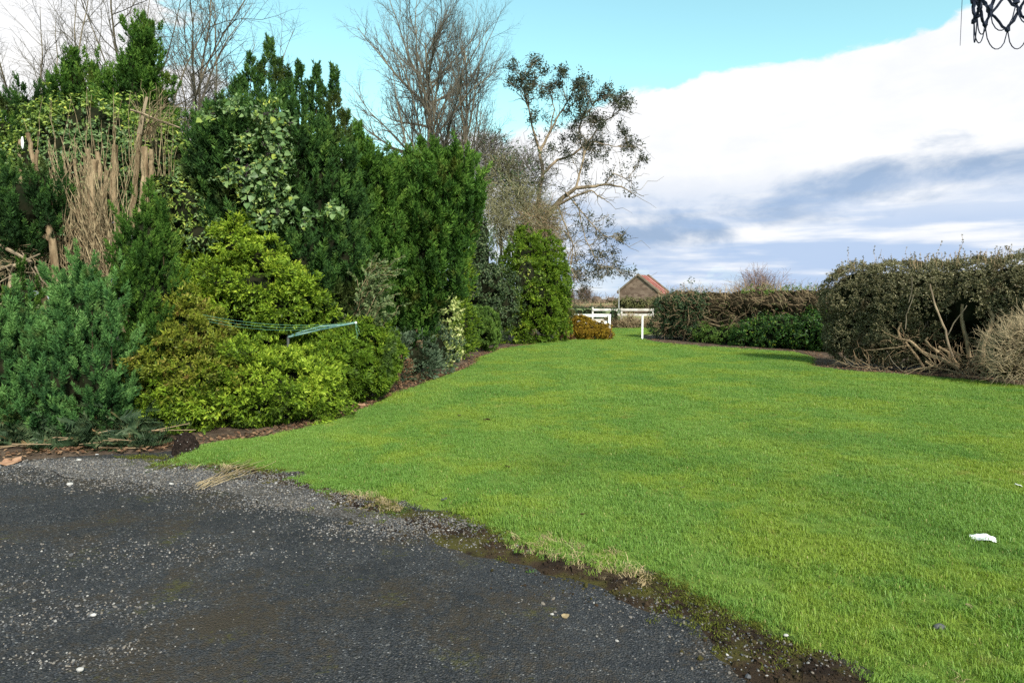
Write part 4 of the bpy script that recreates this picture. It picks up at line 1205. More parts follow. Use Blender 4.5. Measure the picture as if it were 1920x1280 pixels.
def ivy_leaf(rng):
    a = np.array([[0, 0, 0], [-0.42, 0.10, 0.05], [-0.34, 0.42, 0.0], [0, 1.0, -0.06], [0.34, 0.42, 0.0], [0.42, 0.10, 0.05], [0, 0.38, -0.04]])
    a = a * rng.uniform(0.9, 1.1, a.shape)
    f = [(0, 1, 6), (1, 2, 6), (2, 3, 6), (3, 4, 6), (4, 5, 6), (5, 0, 6)]
    return np.array([[a[i] for i in t] for t in f])
def leaf_objects(root, P, size, mats, rng, maker, seed, tint=(0.35, 0.95), nmesh=8, down=0.6):
    shapes = []
    for i in range(nmesh):
        for mt in mats:
            T = maker(np.random.default_rng(seed + i))
            me_o = tri_mesh('leaf', [(T, rng.uniform(*tint), mt)])
            shapes.append(me_o.data)
            bpy.data.objects.remove(me_o)
    off = np.array(root.location)
    for p in P:
        o = bpy.data.objects.new('leaf', shapes[rng.integers(0, len(shapes))])
        COL.objects.link(o)
        o.parent = root
        o.location = p - off
        tipd = unit(np.array([rng.normal(0, 0.7), rng.normal(-0.4, 0.4), -down + rng.normal(0, 0.4)]))
        up_ = unit(np.array([rng.normal(0.1, 0.4), -1.0, rng.normal(0.5, 0.3)]))
        x = unit(np.cross(tipd, up_)); z = np.cross(x, tipd)
        from mathutils import Matrix
        o.rotation_euler = Matrix(np.stack([x, tipd, z], 1).tolist()).to_euler()
        o.scale = [size * rng.uniform(0.7, 1.25)] * 3
leaf_objects(root, surf_pts(IVY, 290, 9.98, rng, 0.10), 0.088, ['ivy', 'ivy', 'ivy', 'ivy_yellow'], rng, ivy_leaf, 362, (0.15, 0.85))
Q = surf_pts(IVY, 820, 10.10, rng, 0.10)
T, c = emit(LV, Q, rng.normal(0, 0.6, Q.shape) + [0, -1, 0.3], 0.068 * rng.uniform(0.6, 1.3, len(Q)), rng, rng.normal(-0.04, 0.14, len(Q)))
T2, c2 = emit(LV, Q[:60] + [0, -0.05, 0], rng.normal(0, 0.6, (60, 3)) + [0, -1, 0.3], 0.07, rng, 0.1)
tri_mesh('foliage', [(T, c, 'ivy'), (T2, c2, 'ivy_yellow')], root, 'stuff')
bc = surf_pts(IVY, 46, 9.98, rng, 0.06)
BT = []
for b in bc:
    for q in range(9):
        BT.append(ico(b + rng.normal(0, 0.018, 3), (0.009,) * 3, 1))
tri_mesh('berries', [(np.concatenate(BT), 0.5, 'berry')], root, 'stuff')
tri_mesh('vine', [(line_tube(bend(A(470, 430, 10.3), A(515, 210, 10.3), rng, 7, 0.05), 0.014, 0.006, 5), 0.5, 'twig_brown')], root)
leafy('ivy_clump', 'paler ivy clump between the pointed juniper and the largest cypress', 'ivy', GB(350, 10.3), [Bl(350, 395, 32, 50, 10.2, 0.2), Bl(335, 350, 25, 30, 10.4, 0.2), Bl(375, 450, 24, 30, 10.0, 0.18)], ['ivy', 'ivy_yellow'], 364, 150, 0.055, 2)

# golden shrubs
GK = dict(k=9, clump=0.15, size=0.075)
tuft_plant('golden_shrub', 'upright golden-green shrub with a narrow top below the ivy', 'shrub', GB(470, 9.9),
           [Bl(475, 550, 105, 62, 9.9, 0.75), Bl(528, 575, 62, 42, 9.8, 0.45), Bl(400, 545, 50, 45, 9.9, 0.4), Bl(445, 455, 32, 42, 10.0, 0.26), Bl(440, 420, 22, 18, 10.0, 0.18), Bl(500, 490, 45, 35, 10.0, 0.3), Bl(385, 475, 36, 42, 10.2, 0.25)],
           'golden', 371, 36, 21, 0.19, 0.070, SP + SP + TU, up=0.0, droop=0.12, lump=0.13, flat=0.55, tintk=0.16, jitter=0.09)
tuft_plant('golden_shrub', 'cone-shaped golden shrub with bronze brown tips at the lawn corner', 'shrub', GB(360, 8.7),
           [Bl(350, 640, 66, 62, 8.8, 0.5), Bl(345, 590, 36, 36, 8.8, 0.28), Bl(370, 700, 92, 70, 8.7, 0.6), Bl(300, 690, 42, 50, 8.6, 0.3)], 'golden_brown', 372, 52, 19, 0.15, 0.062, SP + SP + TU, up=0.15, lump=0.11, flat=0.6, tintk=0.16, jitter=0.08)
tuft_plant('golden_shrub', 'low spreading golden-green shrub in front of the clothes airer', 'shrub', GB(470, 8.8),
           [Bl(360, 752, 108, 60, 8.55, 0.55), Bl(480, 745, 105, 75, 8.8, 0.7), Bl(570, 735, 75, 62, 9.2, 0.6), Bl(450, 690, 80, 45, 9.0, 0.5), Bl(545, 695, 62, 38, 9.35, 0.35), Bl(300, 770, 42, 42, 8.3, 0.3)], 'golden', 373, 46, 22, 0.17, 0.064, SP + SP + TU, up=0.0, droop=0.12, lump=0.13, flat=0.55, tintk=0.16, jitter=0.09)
tuft_plant('golden_hedge', 'clipped yellow-green shrub at the end of the golden group, facing the lawn', 'shrub', GB(670, 10.6),
           [Bl(670, 680, 60, 66, 10.6, 0.7), Bl(620, 690, 50, 62, 10.0, 0.5), Bl(705, 670, 32, 55, 11.0, 0.4), Bl(590, 665, 45, 35, 10.0, 0.3)], 'yellow_green', 374, 70, 10, 0.11, 0.07, TU, up=0.2, lump=0.04)

# rotary clothes airer sunk in the shrubs
rng = np.random.default_rng(380)
root = thing('clothes_airer', 'old rotary clothes airer arm poking from golden shrubs with green lines', 'clothes airer', GB(545, 9.6))
hub = A(540, 632, 9.55); tip = A(667, 605, 8.95)
tri_mesh('mast', [(line_tube([[hub[0], hub[1], 0.0], hub + [0, 0, 0.02]], 0.018, 0.018, 8), 0.5, 'dark_stone')], root)
tri_mesh('arm', [(line_tube([hub, (hub + tip) / 2 + [0, 0, 0.012], tip], 0.015, 0.011, 8), 0.5, 'arm_teal')], root)
tri_mesh('arm', [(line_tube([hub + [0, 0, 0.02], A(600, 612, 9.2) + [0, 0, 0.0], tip + [0.0, 0.02, -0.012]], 0.007, 0.007, 6), 0.5, 'arm_teal')], root)
tri_mesh('end_cap', [(ico(tip, (0.018, 0.018, 0.018), 1), 0.5, 'white_paint')], root)
for i, (fr, px, py) in enumerate([(1.0, 380, 590), (0.82, 388, 597), (0.62, 392, 603)]):
    a = hub * (1 - fr) + tip * fr
    b = A(px, py, 8.35)
    tri_mesh('line', [(line_tube(bend(a + [0, 0, 0.014], b, rng, 10, 0.0, 0.045), 0.0013, 0.0013, 4), 0.5, 'line_green')], root)
for i in range(3):
    a = tip + [0.005 * i, -0.01, -0.01]
    tri_mesh('line', [(line_tube(bend(a, a + [0.02 + 0.012 * i, -0.02, -0.20 + 0.04 * i], rng, 6, 0.05), 0.0013, 0.0013, 4), 0.5, 'line_green')], root)

# feathery juniper with arching sprays
rng = np.random.default_rng(385)
root = thing('feathery_juniper', 'feathery grey-green juniper with long arching sprays by the airer', 'juniper', GB(690, 10.7))
parts = []
for i in range(58):
    b = A(rng.normal(676, 14), rng.uniform(560, 670), 10.7 + rng.normal(0, 0.12))
    tpx = rng.choice([1, 1, 1, -1]) * rng.uniform(20, 75); tpy = rng.uniform(30, 110)
    t = A(b[0] / b[1] * F + 960 + tpx, 560 - (b[2] - H) / b[1] * F - tpy, 10.45 + rng.normal(0, 0.15))
    p = bend(b, t, rng, 9, 0.02, -0.16)
    parts.append((line_tube(p, 0.006, 0.002, 4), 0.5, 'twig_brown'))
    m = 26; z = rng.random(m); idx = np.minimum((z * 8).astype(int), 7); f = z * 8 - idx
    q = p[idx] * (1 - f[:, None]) + p[idx + 1] * f[:, None]
    d = unit(p[idx + 1] - p[idx]) + rng.normal(0, 0.55, (m, 3)) + [0, 0, -0.1]
    T, c = emit(SP, q, d, rng.uniform(0.06, 0.13, m) * (1.2 - 0.6 * z), rng, 0.1 + 0.25 * z + rng.normal(0, 0.1, m))
    parts.append((T, c, 'feather'))
tri_mesh('foliage', parts, root, 'stuff')

tuft_plant('blue_juniper', 'low blue-grey shrub between the golden hedge and the variegated bush', 'shrub', GB(780, 13.4),
           [Bl(775, 672, 45, 42, 13.3, 0.5), Bl(815, 660, 32, 45, 14.2, 0.4), Bl(745, 660, 25, 40, 12.6, 0.3)], 'blue_juniper', 391, 60, 9, 0.12, 0.075, SP, up=0.5)
tuft_plant('dead_bush', 'small dead rust brown bush against the golden hedge', 'bush', GB(735, 12.0), [Bl(733, 702, 17, 26, 11.9, 0.2), Bl(755, 690, 10, 18, 12.1, 0.12)], 'dead_leaf', 392, 90, 8, 0.10, 0.06, SP, up=0.6, core_mat='core_brown', core=0.5, trunk=False)
tuft_plant('dead_bush', 'low rust brown dead growth at the foot of the blue-grey shrub', 'bush', GB(800, 13.8), [Bl(795, 706, 22, 9, 13.5, 0.2), Bl(775, 712, 14, 8, 13.1, 0.2)], 'dead_leaf', 393, 90, 8, 0.10, 0.06, SP, up=0.3, core_mat='core_brown', core=0.5, trunk=False)

# variegated shrub: its large leaves one by one
rng = np.random.default_rng(395)
root = thing('variegated_shrub', 'cream and green variegated shrub standing out of the border', 'shrub', GB(835, 15.6))
VB = [Bl(832, 600, 26, 42, 15.7, 0.32), Bl(842, 650, 20, 42, 15.6, 0.26), Bl(822, 640, 22, 36, 15.8, 0.28), Bl(836, 560, 12, 16, 15.8, 0.15), Bl(800, 622, 18, 12, 15.6, 0.15)]
P, Nn = shell(VB, 230, rng, 0.05, 0.0)
idx = rng.permutation(len(P))[:290]
leaf_objects(root, P[idx] + Nn[idx] * 0.03, 0.125, ['variegated'], rng, lambda r: t_leaves(r, 1, 0.5, 0.05, 0.0)[0], 396, (0.3, 1.0), 12, 0.3)
P2, N2 = shell(VB, 150, rng, 0.05, 0.4)
T, c = emit(LV, P2, N2, 0.085 * rng.uniform(0.7, 1.2, len(P2)), rng, rng.normal(0.08, 0.2, len(P2)))
tri_mesh('foliage', [(T, c, 'variegated'), cores(VB, 0.7, rng)], root, 'stuff')
trunk_of(root, np.array([*GB(842, 15.6)]), A(842, 640, 15.6), 0.03, 0.02, rng, 'bark_tan', 'stem')

# clipped box and the hedge mass beyond
tuft_plant('clipped_hedge', 'small flat-topped clipped light green hedge at the border edge', 'hedge', GB(900, 20.6),
           [Bl(905, 612, 28, 36, 20.5, 0.6), Bl(880, 612, 24, 34, 20.0, 0.5), Bl(918, 625, 17, 30, 20.6, 0.45), Bl(868, 630, 14, 32, 18.2, 0.3)], 'clipped', 401, 55, 10, 0.08, 0.062, TU, lump=0.015, jitter=0.03)
tuft_plant('yellow_conifer', 'yellow-green conifer wedged behind the plumed cypress and the variegated bush', 'conifer', GB(862, 17.5),
           [Bl(866, 450, 18, 42, 17.5, 0.4), Bl(858, 510, 22, 40, 17.3, 0.4), Bl(845, 570, 24, 50, 17.0, 0.4), Bl(862, 610, 26, 50, 17.5, 0.4)], 'yellow_green', 402, 60, 9, 0.14, 0.09, SP, up=0.4)  # yellow-green is this conifer's own leaf colour
leafy('holly_bush', 'dull dark grey-green evergreen bush behind the clipped hedge', 'bush', GB(910, 22.0),
      [Bl(910, 530, 42, 45, 22.0, 0.7), Bl(895, 580, 40, 50, 22.0, 0.7), Bl(935, 570, 35, 60, 22.5, 0.6), Bl(900, 480, 22, 40, 22.5, 0.4), Bl(900, 440, 20, 30, 23.5, 0.4), Bl(875, 560, 34, 90, 22.5, 0.5)], ['holly'], 403, 48, 0.085, 3)
tuft_plant('conifer_hedge', 'tall yellow-green conifer hedge with a pointed top, at the far turn of the lawn', 'hedge', GB(1000, 24.6),
           [Bl(1000, 560, 58, 85, 24.6, 1.1), Bl(985, 490, 38, 50, 24.6, 0.7), Bl(982, 452, 18, 22, 24.6, 0.35), Bl(1030, 530, 32, 70, 24.8, 0.6), Bl(1025, 600, 34, 48, 24.8, 0.7), Bl(965, 600, 32, 48, 24.2, 0.6), Bl(1018, 475, 20, 34, 24.6, 0.35), Bl(1044, 560, 18, 85, 25.2, 0.4)],
           'yellow_green', 404, 27, 8, 0.17, 0.105, SP + TU, up=0.35, lump=0.09, jitter=0.08, zmin=0.02)
leafy('hedge_ivy', 'pale ivy creeping over the middle of the tall conifer hedge', 'ivy', GB(985, 23.4), [Bl(985, 525, 22, 40, 23.6, 0.12), Bl(1010, 545, 14, 25, 23.6, 0.12), Bl(955, 560, 16, 22, 23.4, 0.12)], ['ivy_yellow'], 405, 55, 0.07, 2)

# beyond the tall hedge, by the gate
tuft_plant('golden_heather', 'golden orange heather mound beside the white gate fence', 'heather', GB(1100, 26.4),
           [Bl(1100, 622, 38, 16, 26.3, 0.7), Bl(1085, 612, 22, 15, 26.3, 0.5), Bl(1080, 626, 22, 12, 26.2, 0.5), Bl(1122, 626, 20, 11, 26.2, 0.45)], 'heather', 411, 75, 9, 0.09, 0.06, TU, up=0.5, trunk=False, core_mat='core_brown')
tuft_plant('russet_ground_cover', 'russet brown low plants between the tall hedge and the heather', 'plants', GB(1062, 26.0),
           [Bl(1062, 629, 18, 12, 26.0, 0.4), Bl(1132, 632, 10, 6, 26.3, 0.25)], 'dead_leaf', 412, 80, 8, 0.09, 0.055, TU, trunk=False, core_mat='core_brown')
tuft_plant('olive_shrub', 'olive brown shrub tucked between the tall hedge and the heather', 'shrub', GB(1062, 26.9),
           [Bl(1064, 602, 14, 20, 26.9, 0.35), Bl(1054, 590, 10, 22, 26.9, 0.3)], 'olive_leaf', 413, 70, 8, 0.10, 0.07, TU)

# ================================================================== BARE TREES
def bare_tree(label, px, Y, height, r, seed, cfg, lean=(0, 0), bark='bark_grey', twig='twig_grey', name='bare_tree'):
    rng = np.random.default_rng(seed)
    b = GB(px, Y)
    root = thing(name, label, 'tree', b, 'bare winter trees')
    out = []
    grow(rng, np.array(b), np.array([lean[0], lean[1], 1.0]), height, r, 0, cfg, out)
    tree_parts(root, out, bark, twig)
    return root

bare_tree('tallest bare winter tree with a broad vase of twigs behind the plumed cypress', 815, 28, 12.0, 0.24, 501,
          dict(TREE, kids=[44, 12, 7, 4], up=[0.02, 0.055, 0.06, 0.05, 0.03], ang=[(20, 78), (18, 42), (20, 46), (25, 55)], len=[0.48, 0.42, 0.44, 0.5], t0=[0.34, 0.15, 0.15, 0.2], rad=[0.22, 0.42, 0.5, 0.6]))
bare_tree('slimmer bare winter tree beside the broad one, touching the gum tree', 893, 29.5, 11.8, 0.16, 502,
          dict(TREE, kids=[30, 11, 7, 4], ang=[(20, 42), (20, 42), (22, 50), (25, 55)], len=[0.36, 0.46, 0.46, 0.5], t0=[0.38, 0.2, 0.2, 0.2], rad=[0.26, 0.42, 0.5, 0.6]))
WIDE = dict(seg=[4, 10, 5, 2, 1], wob=[0.05, 0.10, 0.15, 0.18, 0.2], up=[0.0, 0.035, 0.05, 0.03, 0.02], taper=[0.75, 0.12, 0.25, 0.35, 0.5],
            kids=[12, 16, 8, 4], t0=[0.62, 0.16, 0.15, 0.2], ang=[(8, 58), (25, 58), (28, 60), (28, 60)], len=[2.2, 0.32, 0.42, 0.5], rad=[0.42, 0.34, 0.45, 0.6])
bare_tree('bare spreading tree behind the smaller pointed conifer, under the white cloud', 165, 20.0, 4.5, 0.11, 503, WIDE, (-0.05, 0))
bare_tree('bare forking tree with dense upper twigs between the pointed conifer and the dark cypress', 352, 19.0, 4.4, 0.115, 504, dict(WIDE, kids=[18, 20, 9, 4]), (0.02, 0))
bare_tree('thin bare tree at the picture edge beyond the clipped round conifer', -60, 21.0, 3.6, 0.10, 505, dict(WIDE, kids=[8, 11, 7, 4]), (0.0, 0))

# gum tree with leaf clumps at the ends of crooked limbs
rng = np.random.default_rng(520)
YG = 28.0
root = thing('gum_tree', 'tall leaning evergreen with leaf tufts on crooked bare limbs against the white cloud', 'tree', GB(1005, YG))
def limb(pts, r0, r1):
    r0, r1 = r0 * 0.72, r1 * 0.72
    p = [A(x, y, YG + dy) for (x, y, dy) in pts]
    q = []
    for a, b in zip(p[:-1], p[1:]):
        q += list(bend(a, b, rng, 5, 0.02))[:-1]
    q.append(p[-1])
    return np.array(q), r0, r1
base = GB(1000, YG)
LIMBS = [limb([(1000, 560, 0), (1005, 470, 0), (1022, 410, 0), (1050, 375, -0.2), (1080, 352, -0.4), (1110, 350, -0.5), (1134, 346, -0.6), (1165, 350, -0.8), (1185, 362, -0.9)], 0.20, 0.02),
         limb([(1022, 410, 0), (1045, 385, -0.4), (1078, 368, -0.8), (1108, 357, -1.0), (1130, 372, -1.1)], 0.11, 0.02),
         limb([(1005, 470, 0), (1010, 380, 0.3), (1018, 325, 0.4), (1012, 285, 0.4), (1030, 250, 0.5), (1048, 215, 0.5), (1069, 184, 0.5)], 0.15, 0.03),
         limb([(1012, 285, 0.4), (1000, 245, 0.2), (992, 205, 0.1), (975, 165, 0.0)], 0.08, 0.02),
         limb([(1018, 325, 0.4), (1045, 300, 0.6), (1075, 290, 0.8), (1100, 270, 0.8), (1125, 235, 0.7), (1165, 205, 0.6)], 0.09, 0.02),
         limb([(1080, 352, -0.4), (1088, 320, -0.3), (1095, 290, -0.2), (1110, 265, -0.1), (1150, 275, 0), (1190, 275, 0)], 0.07, 0.015),
         limb([(1000, 470, 0), (985, 400, 0.5), (955, 330, 0.6), (945, 290, 0.6)], 0.10, 0.03),
         limb([(1045, 385, -0.4), (1060, 420, -0.8), (1075, 460, -1.0), (1070, 500, -1.2), (1085, 530, -1.3)], 0.05, 0.012),
         limb([(1060, 360, -0.4), (1085, 390, -0.8), (1110, 420, -1.0), (1130, 440, -1.1), (1160, 450, -1.2)], 0.045, 0.012),
         limb([(1075, 460, -1.0), (1060, 500, -1.0), (1072, 540, -1.1)], 0.03, 0.01), limb([(1085, 390, -0.8), (1098, 450, -1.1), (1120, 495, -1.2), (1160, 505, -1.2)], 0.03, 0.01),
         limb([(1134, 346, -0.6), (1150, 325, -0.5), (1175, 335, -0.5), (1190, 318, -0.5)], 0.035, 0.01), limb([(1030, 250, 0.5), (1040, 205, 0.4), (1028, 165, 0.3)], 0.05, 0.015),
         limb([(1095, 290, -0.2), (1085, 250, 0.2), (1095, 215, 0.2), (1128, 180, 0.3)], 0.05, 0.015)]
for i, (q, r0, r1) in enumerate(LIMBS):
    if i == 0:
        q = np.concatenate([[np.array(base)], q])
        tri_mesh('trunk', [(line_tube(q, r0, r1, 9), 0.5, 'bark_pale')], root)
    else:
        tri_mesh('limb', [(line_tube(q, r0, r1, 7), 0.5, 'bark_pale')], root)
nodes = np.concatenate([q for q, a, b in LIMBS])
TOP = [(960, 125, 9, 1.0), (972, 148, 10, 1), (1003, 118, 11, 1), (992, 142, 10, 0.8), (956, 155, 8, .7), (1000, 158, 9, .7), (990, 166, 9, .8), (1052, 136, 11, 1), (1047, 158, 9, .8), (1095, 158, 15, 1.3), (1085, 160, 12, 1.1), (1082, 185, 12, .9), (1135, 178, 11, 1), (1168, 188, 13, 1.3), (1155, 186, 9, .8),
       (1100, 195, 12, 1), (1088, 214, 12, 1), (1030, 166, 10, .8), (1016, 175, 8, .6), (1117, 228, 12, 1.1), (1128, 235, 8, .8), (1110, 222, 10, .7), (1082, 258, 10, .8), (1105, 275, 11, .9), (1125, 270, 9, .7), (1168, 250, 9, .8), (1182, 272, 13, 1.3), (1207, 297, 7, .8), (1058, 258, 8, .5), (1004, 210, 8, .5), (1000, 225, 6, .4),
       (1140, 165, 7, .6), (1178, 205, 6, .5), (1070, 300, 8, .4), (1098, 310, 8, .5), (1040, 320, 7, .3), (1060, 285, 7, .5), (1035, 275, 8, .4), (1118, 292, 8, .6), (1075, 235, 9, .7), (1065, 210, 8, .6), (1020, 135, 7, .5)]
LOW = [(1165, 442, 8, .6), (1168, 452, 6, .5), (1150, 470, 10, .35), (1130, 480, 12, .4), (1115, 470, 12, .35), (1160, 508, 9, .5), (1182, 510, 8, .5), (1140, 505, 12, .6), (1110, 500, 14, .5), (1085, 505, 12, .4), (1095, 520, 12, .4), (1070, 490, 12, .35), (1075, 520, 10, .3), (1090, 480, 10, .3), (1125, 440, 10, .25), (1100, 430, 10, .2), (1070, 440, 10, .2), (1140, 415, 8, .2), (1060, 520, 8, .3), (1100, 535, 8, .3), (1155, 490, 9, .4), (1120, 515, 10, .4)]
P0, P1, R0, R1 = [], [], [], []
LPs = []
for k, (px, py, rad, dn) in enumerate(TOP + LOW):
    tgt = A(px, py, YG + rng.normal(0, 0.6))
    d = np.linalg.norm(nodes - tgt, axis=1) + 0.6 * np.maximum(0, nodes[:, 2] - tgt[2]) * (1 if k < len(TOP) else 0)
    j = np.argsort(d)[rng.integers(0, 5)]
    for m in range(2 if dn > 0.5 else 1):
        t2 = tgt + rng.normal(0, 0.12, 3)
        p = bend(nodes[j], t2, rng, 7, 0.06, -0.06 if k < len(TOP) else 0.06)
        rr = np.linspace(0.022, 0.006, 7)
        P0.append(p[:-1]); P1.append(p[1:]); R0.append(rr[:-1]); R1.append(rr[1:])
        for q in range(7):
            s = p[rng.integers(2, 7)]
            e_ = s + rng.normal(0, rad * YG / F * 1.0, 3)
            pp = bend(s, e_, rng, 4, 0.08)
            P0.append(pp[:-1]); P1.append(pp[1:]); R0.append(np.full(3, 0.006)); R1.append(np.full(3, 0.004))
    nl = int(56 * dn * (rad / 10) ** 1.3) + 4
    LPs.append(tgt + rng.normal(0, 1, (nl, 3)) * rad * YG / F * 0.62)
for i in range(70):        # stray leaves along the limbs
    j = rng.integers(30, len(nodes))
    LPs.append(nodes[j] + rng.normal(0, 0.3, 3) + rng.normal(0, 0.12, (7, 3)))
for i in range(420):       # fine bare twigs on the limbs
    j = rng.integers(20, len(nodes))
    s = nodes[j]; e_ = s + np.array([rng.normal(0.1, 0.5), rng.normal(0, 0.5), rng.normal(0.1, 0.45)])
    pp = bend(s, e_, rng, 5, 0.09)
    P0.append(pp[:-1]); P1.append(pp[1:]); R0.append(np.linspace(0.012, 0.006, 4)); R1.append(np.linspace(0.010, 0.004, 4))
tri_mesh('twigs', [(tubes(np.concatenate(P0), np.concatenate(P1), np.concatenate(R0), np.concatenate(R1), 4), 0.5, 'bark_grey')], root, 'stuff')
LPs = np.concatenate(LPs)
T, c = emit(LVN, LPs, rng.normal(0, 0.7, LPs.shape) + [0, 0, -0.4], 0.125 * rng.uniform(0.6, 1.2, len(LPs)), rng, rng.normal(0, 0.15, len(LPs)))
tri_mesh('leaves', [(T, c, 'gum_leaf')], root, 'stuff')

# tangle of lichened bare branches between the cypress and the gum tree
rng = np.random.default_rng(540)
root = thing('tangled_shrub', 'tall tangle of lichened bare twigs between plumed cypress and gum tree', 'shrub', GB(960, 26.0))
TB = [Bl(970, 400, 62, 55, 26, 1.2), Bl(940, 350, 45, 60, 26.5, 1.1), Bl(1010, 420, 40, 40, 26, 1.0), Bl(925, 420, 30, 40, 25.5, 0.8), Bl(1030, 460, 26, 30, 26, 0.7), Bl(920, 300, 40, 50, 27, 1.0), Bl(985, 330, 45, 45, 27, 1.0)]
tri_mesh('twigs', [(twig_cloud(TB[:5], 3000, rng, 0.75, 0.009, 0.0, 0.9, 0.5, 3), 0.5, 'twig_lichen'), (twig_cloud(TB[5:], 1300, rng, 0.8, 0.009, 0.4, 0.6, 0.4, 4), 0.5, 'twig_grey'),
                   (twig_cloud([TB[2], TB[4]], 900, rng, 0.7, 0.008, -0.2, 0.9, 0.5, 4), 0.5, 'twig_brown')], root, 'stuff')
for i in range(26):
    bl = TB[rng.integers(0, 7)]
    a = np.array(root.location) + [rng.normal(0, 0.5), rng.normal(0, 0.4), rng.uniform(0, 1.2)]
    e_ = bl[0] + rng.normal(0, 0.5, 3) * bl[1]
    tri_mesh('stem', [(line_tube(bend(a, e_, rng, 8, 0.05, -0.05), rng.uniform(0.03, 0.06), 0.012, 5), 0.5, 'twig_lichen')], root)
P, Nn = shell([TB[5], TB[6], TB[1]], 20, rng, 0.25, 0.6)
T, c = emit(LV, P, Nn, 0.085, rng, rng.normal(0, 0.1, len(P)))
tri_mesh('ivy', [(T, c, 'dark_ivy')], root, 'stuff')

# ================================================================== RIGHT-HAND HEDGES
rng = np.random.default_rng(600)
hp0 = np.array([7.15, 15.9]); hu = np.array([0.62, -0.785]); hn_ = np.array([-0.785, -0.62])
def HP(t, o, z):            # along the big hedge: t metres from its far end, o out towards the lawn
    q = hp0 + hu * t + hn_ * o
    return np.array([q[0], q[1], z])
HB = []
for t in np.arange(0.45, 9.0, 0.8):
    top = 2.30 + 0.10 * min(t, 3) / 3 + 0.05 * math.sin(t * 2.0)
    end = t < 0.9
    HB.append((HP(t, -1.05, top - 0.82), np.array([0.85 if not end else 0.8, 0.98 if not end else 0.85, 0.84])))
    pull = 0.0 if t < 1.9 else -0.45
    zl = 0.85 if t < 1.9 else 1.0
    HB.append((HP(t, -1.02 + pull, zl), np.array([0.82 if not end else 0.72, 0.92 if not end else 0.8, 0.78 if t < 1.9 else 0.70])))
    if t > 1.5:
        HB.append((HP(t, -1.75, 0.45), np.array([0.85, 0.5, 0.6])))
root = thing('grey_hedge', 'large grey-green small-leaved hedge with rounded end and bare gnarled trunks', 'hedge', (*HP(2, -1, 0)[:2], 0), 'hedges along the lawn')
P, Nn = shell(HB, 105, rng, 0.03, 0.05, lump=0.03, inner=0.85)
tt_ = (P[:, :2] - hp0) @ hu
kk_ = rng.random(len(P)) < np.where(tt_ > 5.2, 0.35, 1.0)
P, Nn = P[kk_], Nn[kk_]
hole = np.zeros(len(P), bool)
for (px, py, rx, ry) in [(1800, 595, 38, 42), (1742, 585, 18, 28), (1848, 615, 26, 32), (1785, 650, 80, 26)]:
    sx = P[:, 0] / P[:, 1] * F + 960; sy = 560 - (P[:, 2] - H) / P[:, 1] * F
    hole |= (((sx - px) / rx) ** 2 + ((sy - py) / ry) ** 2 < 1) & (rng.random(len(P)) < 0.88)
P, Nn = P[~hole], Nn[~hole]
Q, M = clumped(P, Nn, rng, 8, 0.12)
ok = Q[:, 2] > 0.12
Q, M = Q[ok], M[ok]
cl = np.repeat(rng.normal(0, 0.11, len(P)), 8)[ok] + 0.06 * np.sin(Q[:, 2] * 9)
T, c = emit(TS, Q, M + rng.normal(0, 0.4, Q.shape), 0.051 * rng.uniform(0.7, 1.35, len(Q)), rng, cl)
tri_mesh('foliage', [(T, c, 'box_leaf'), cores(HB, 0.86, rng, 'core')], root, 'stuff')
tri_mesh('twigs', [(twig_cloud(HB, 3600, rng, 0.22, 0.0035, 0.3, 1.2, 0.3, 2, 3, 1.03), 0.5, 'twig_grey')], root, 'stuff')
# wispy shoots out of the top
P0, P1, R0, R1, WQ, WD = [], [], [], [], [], []
for i in range(330):
    t = rng.uniform(0.2, 8.5); b = HP(t, -1.05 + rng.normal(0, 0.38), 2.30 + 0.1 * min(t, 3) / 3)
    h = rng.uniform(0.08, 0.26) if rng.random() > 0.06 else rng.uniform(0.3, 0.62)
    p = bend(b - [0, 0, 0.12], b + [rng.normal(0, 0.07), rng.normal(0, 0.05), h], rng, 5, 0.04)
    P0.append(p[:-1]); P1.append(p[1:]); R0.append(np.full(4, 0.0045)); R1.append(np.full(4, 0.003))
    m = int(6 + h * 26)
    z = rng.random(m) * 3.99; i_ = z.astype(int); f = (z - i_)[:, None]
    WQ.append(p[i_] * (1 - f) + p[i_ + 1] * f); WD.append(rng.normal(0, 1, (m, 3)) + [0, 0, 0.5])
T, c = emit(TU[:2], np.concatenate(WQ)[::2], np.concatenate(WD)[::2], 0.030, rng, 0.0)
tri_mesh('shoots', [(tubes(np.concatenate(P0), np.concatenate(P1), np.concatenate(R0), np.concatenate(R1), 3), 0.5, 'twig_brown'), (T, c, 'box_leaf')], root, 'stuff')
CR = lambda x, y: (1500 + x / 4.0, 420 + y / 4.0)
def on_hedge(px, py, o):    # meet the plane o metres in front of the hedge face
    d = ray(px, py)
    t = ((hp0 + hn_ * o) @ hn_) / (d[:2] @ hn_)
    return np.array([d[0] * t, d[1] * t, H + d[2] * t])
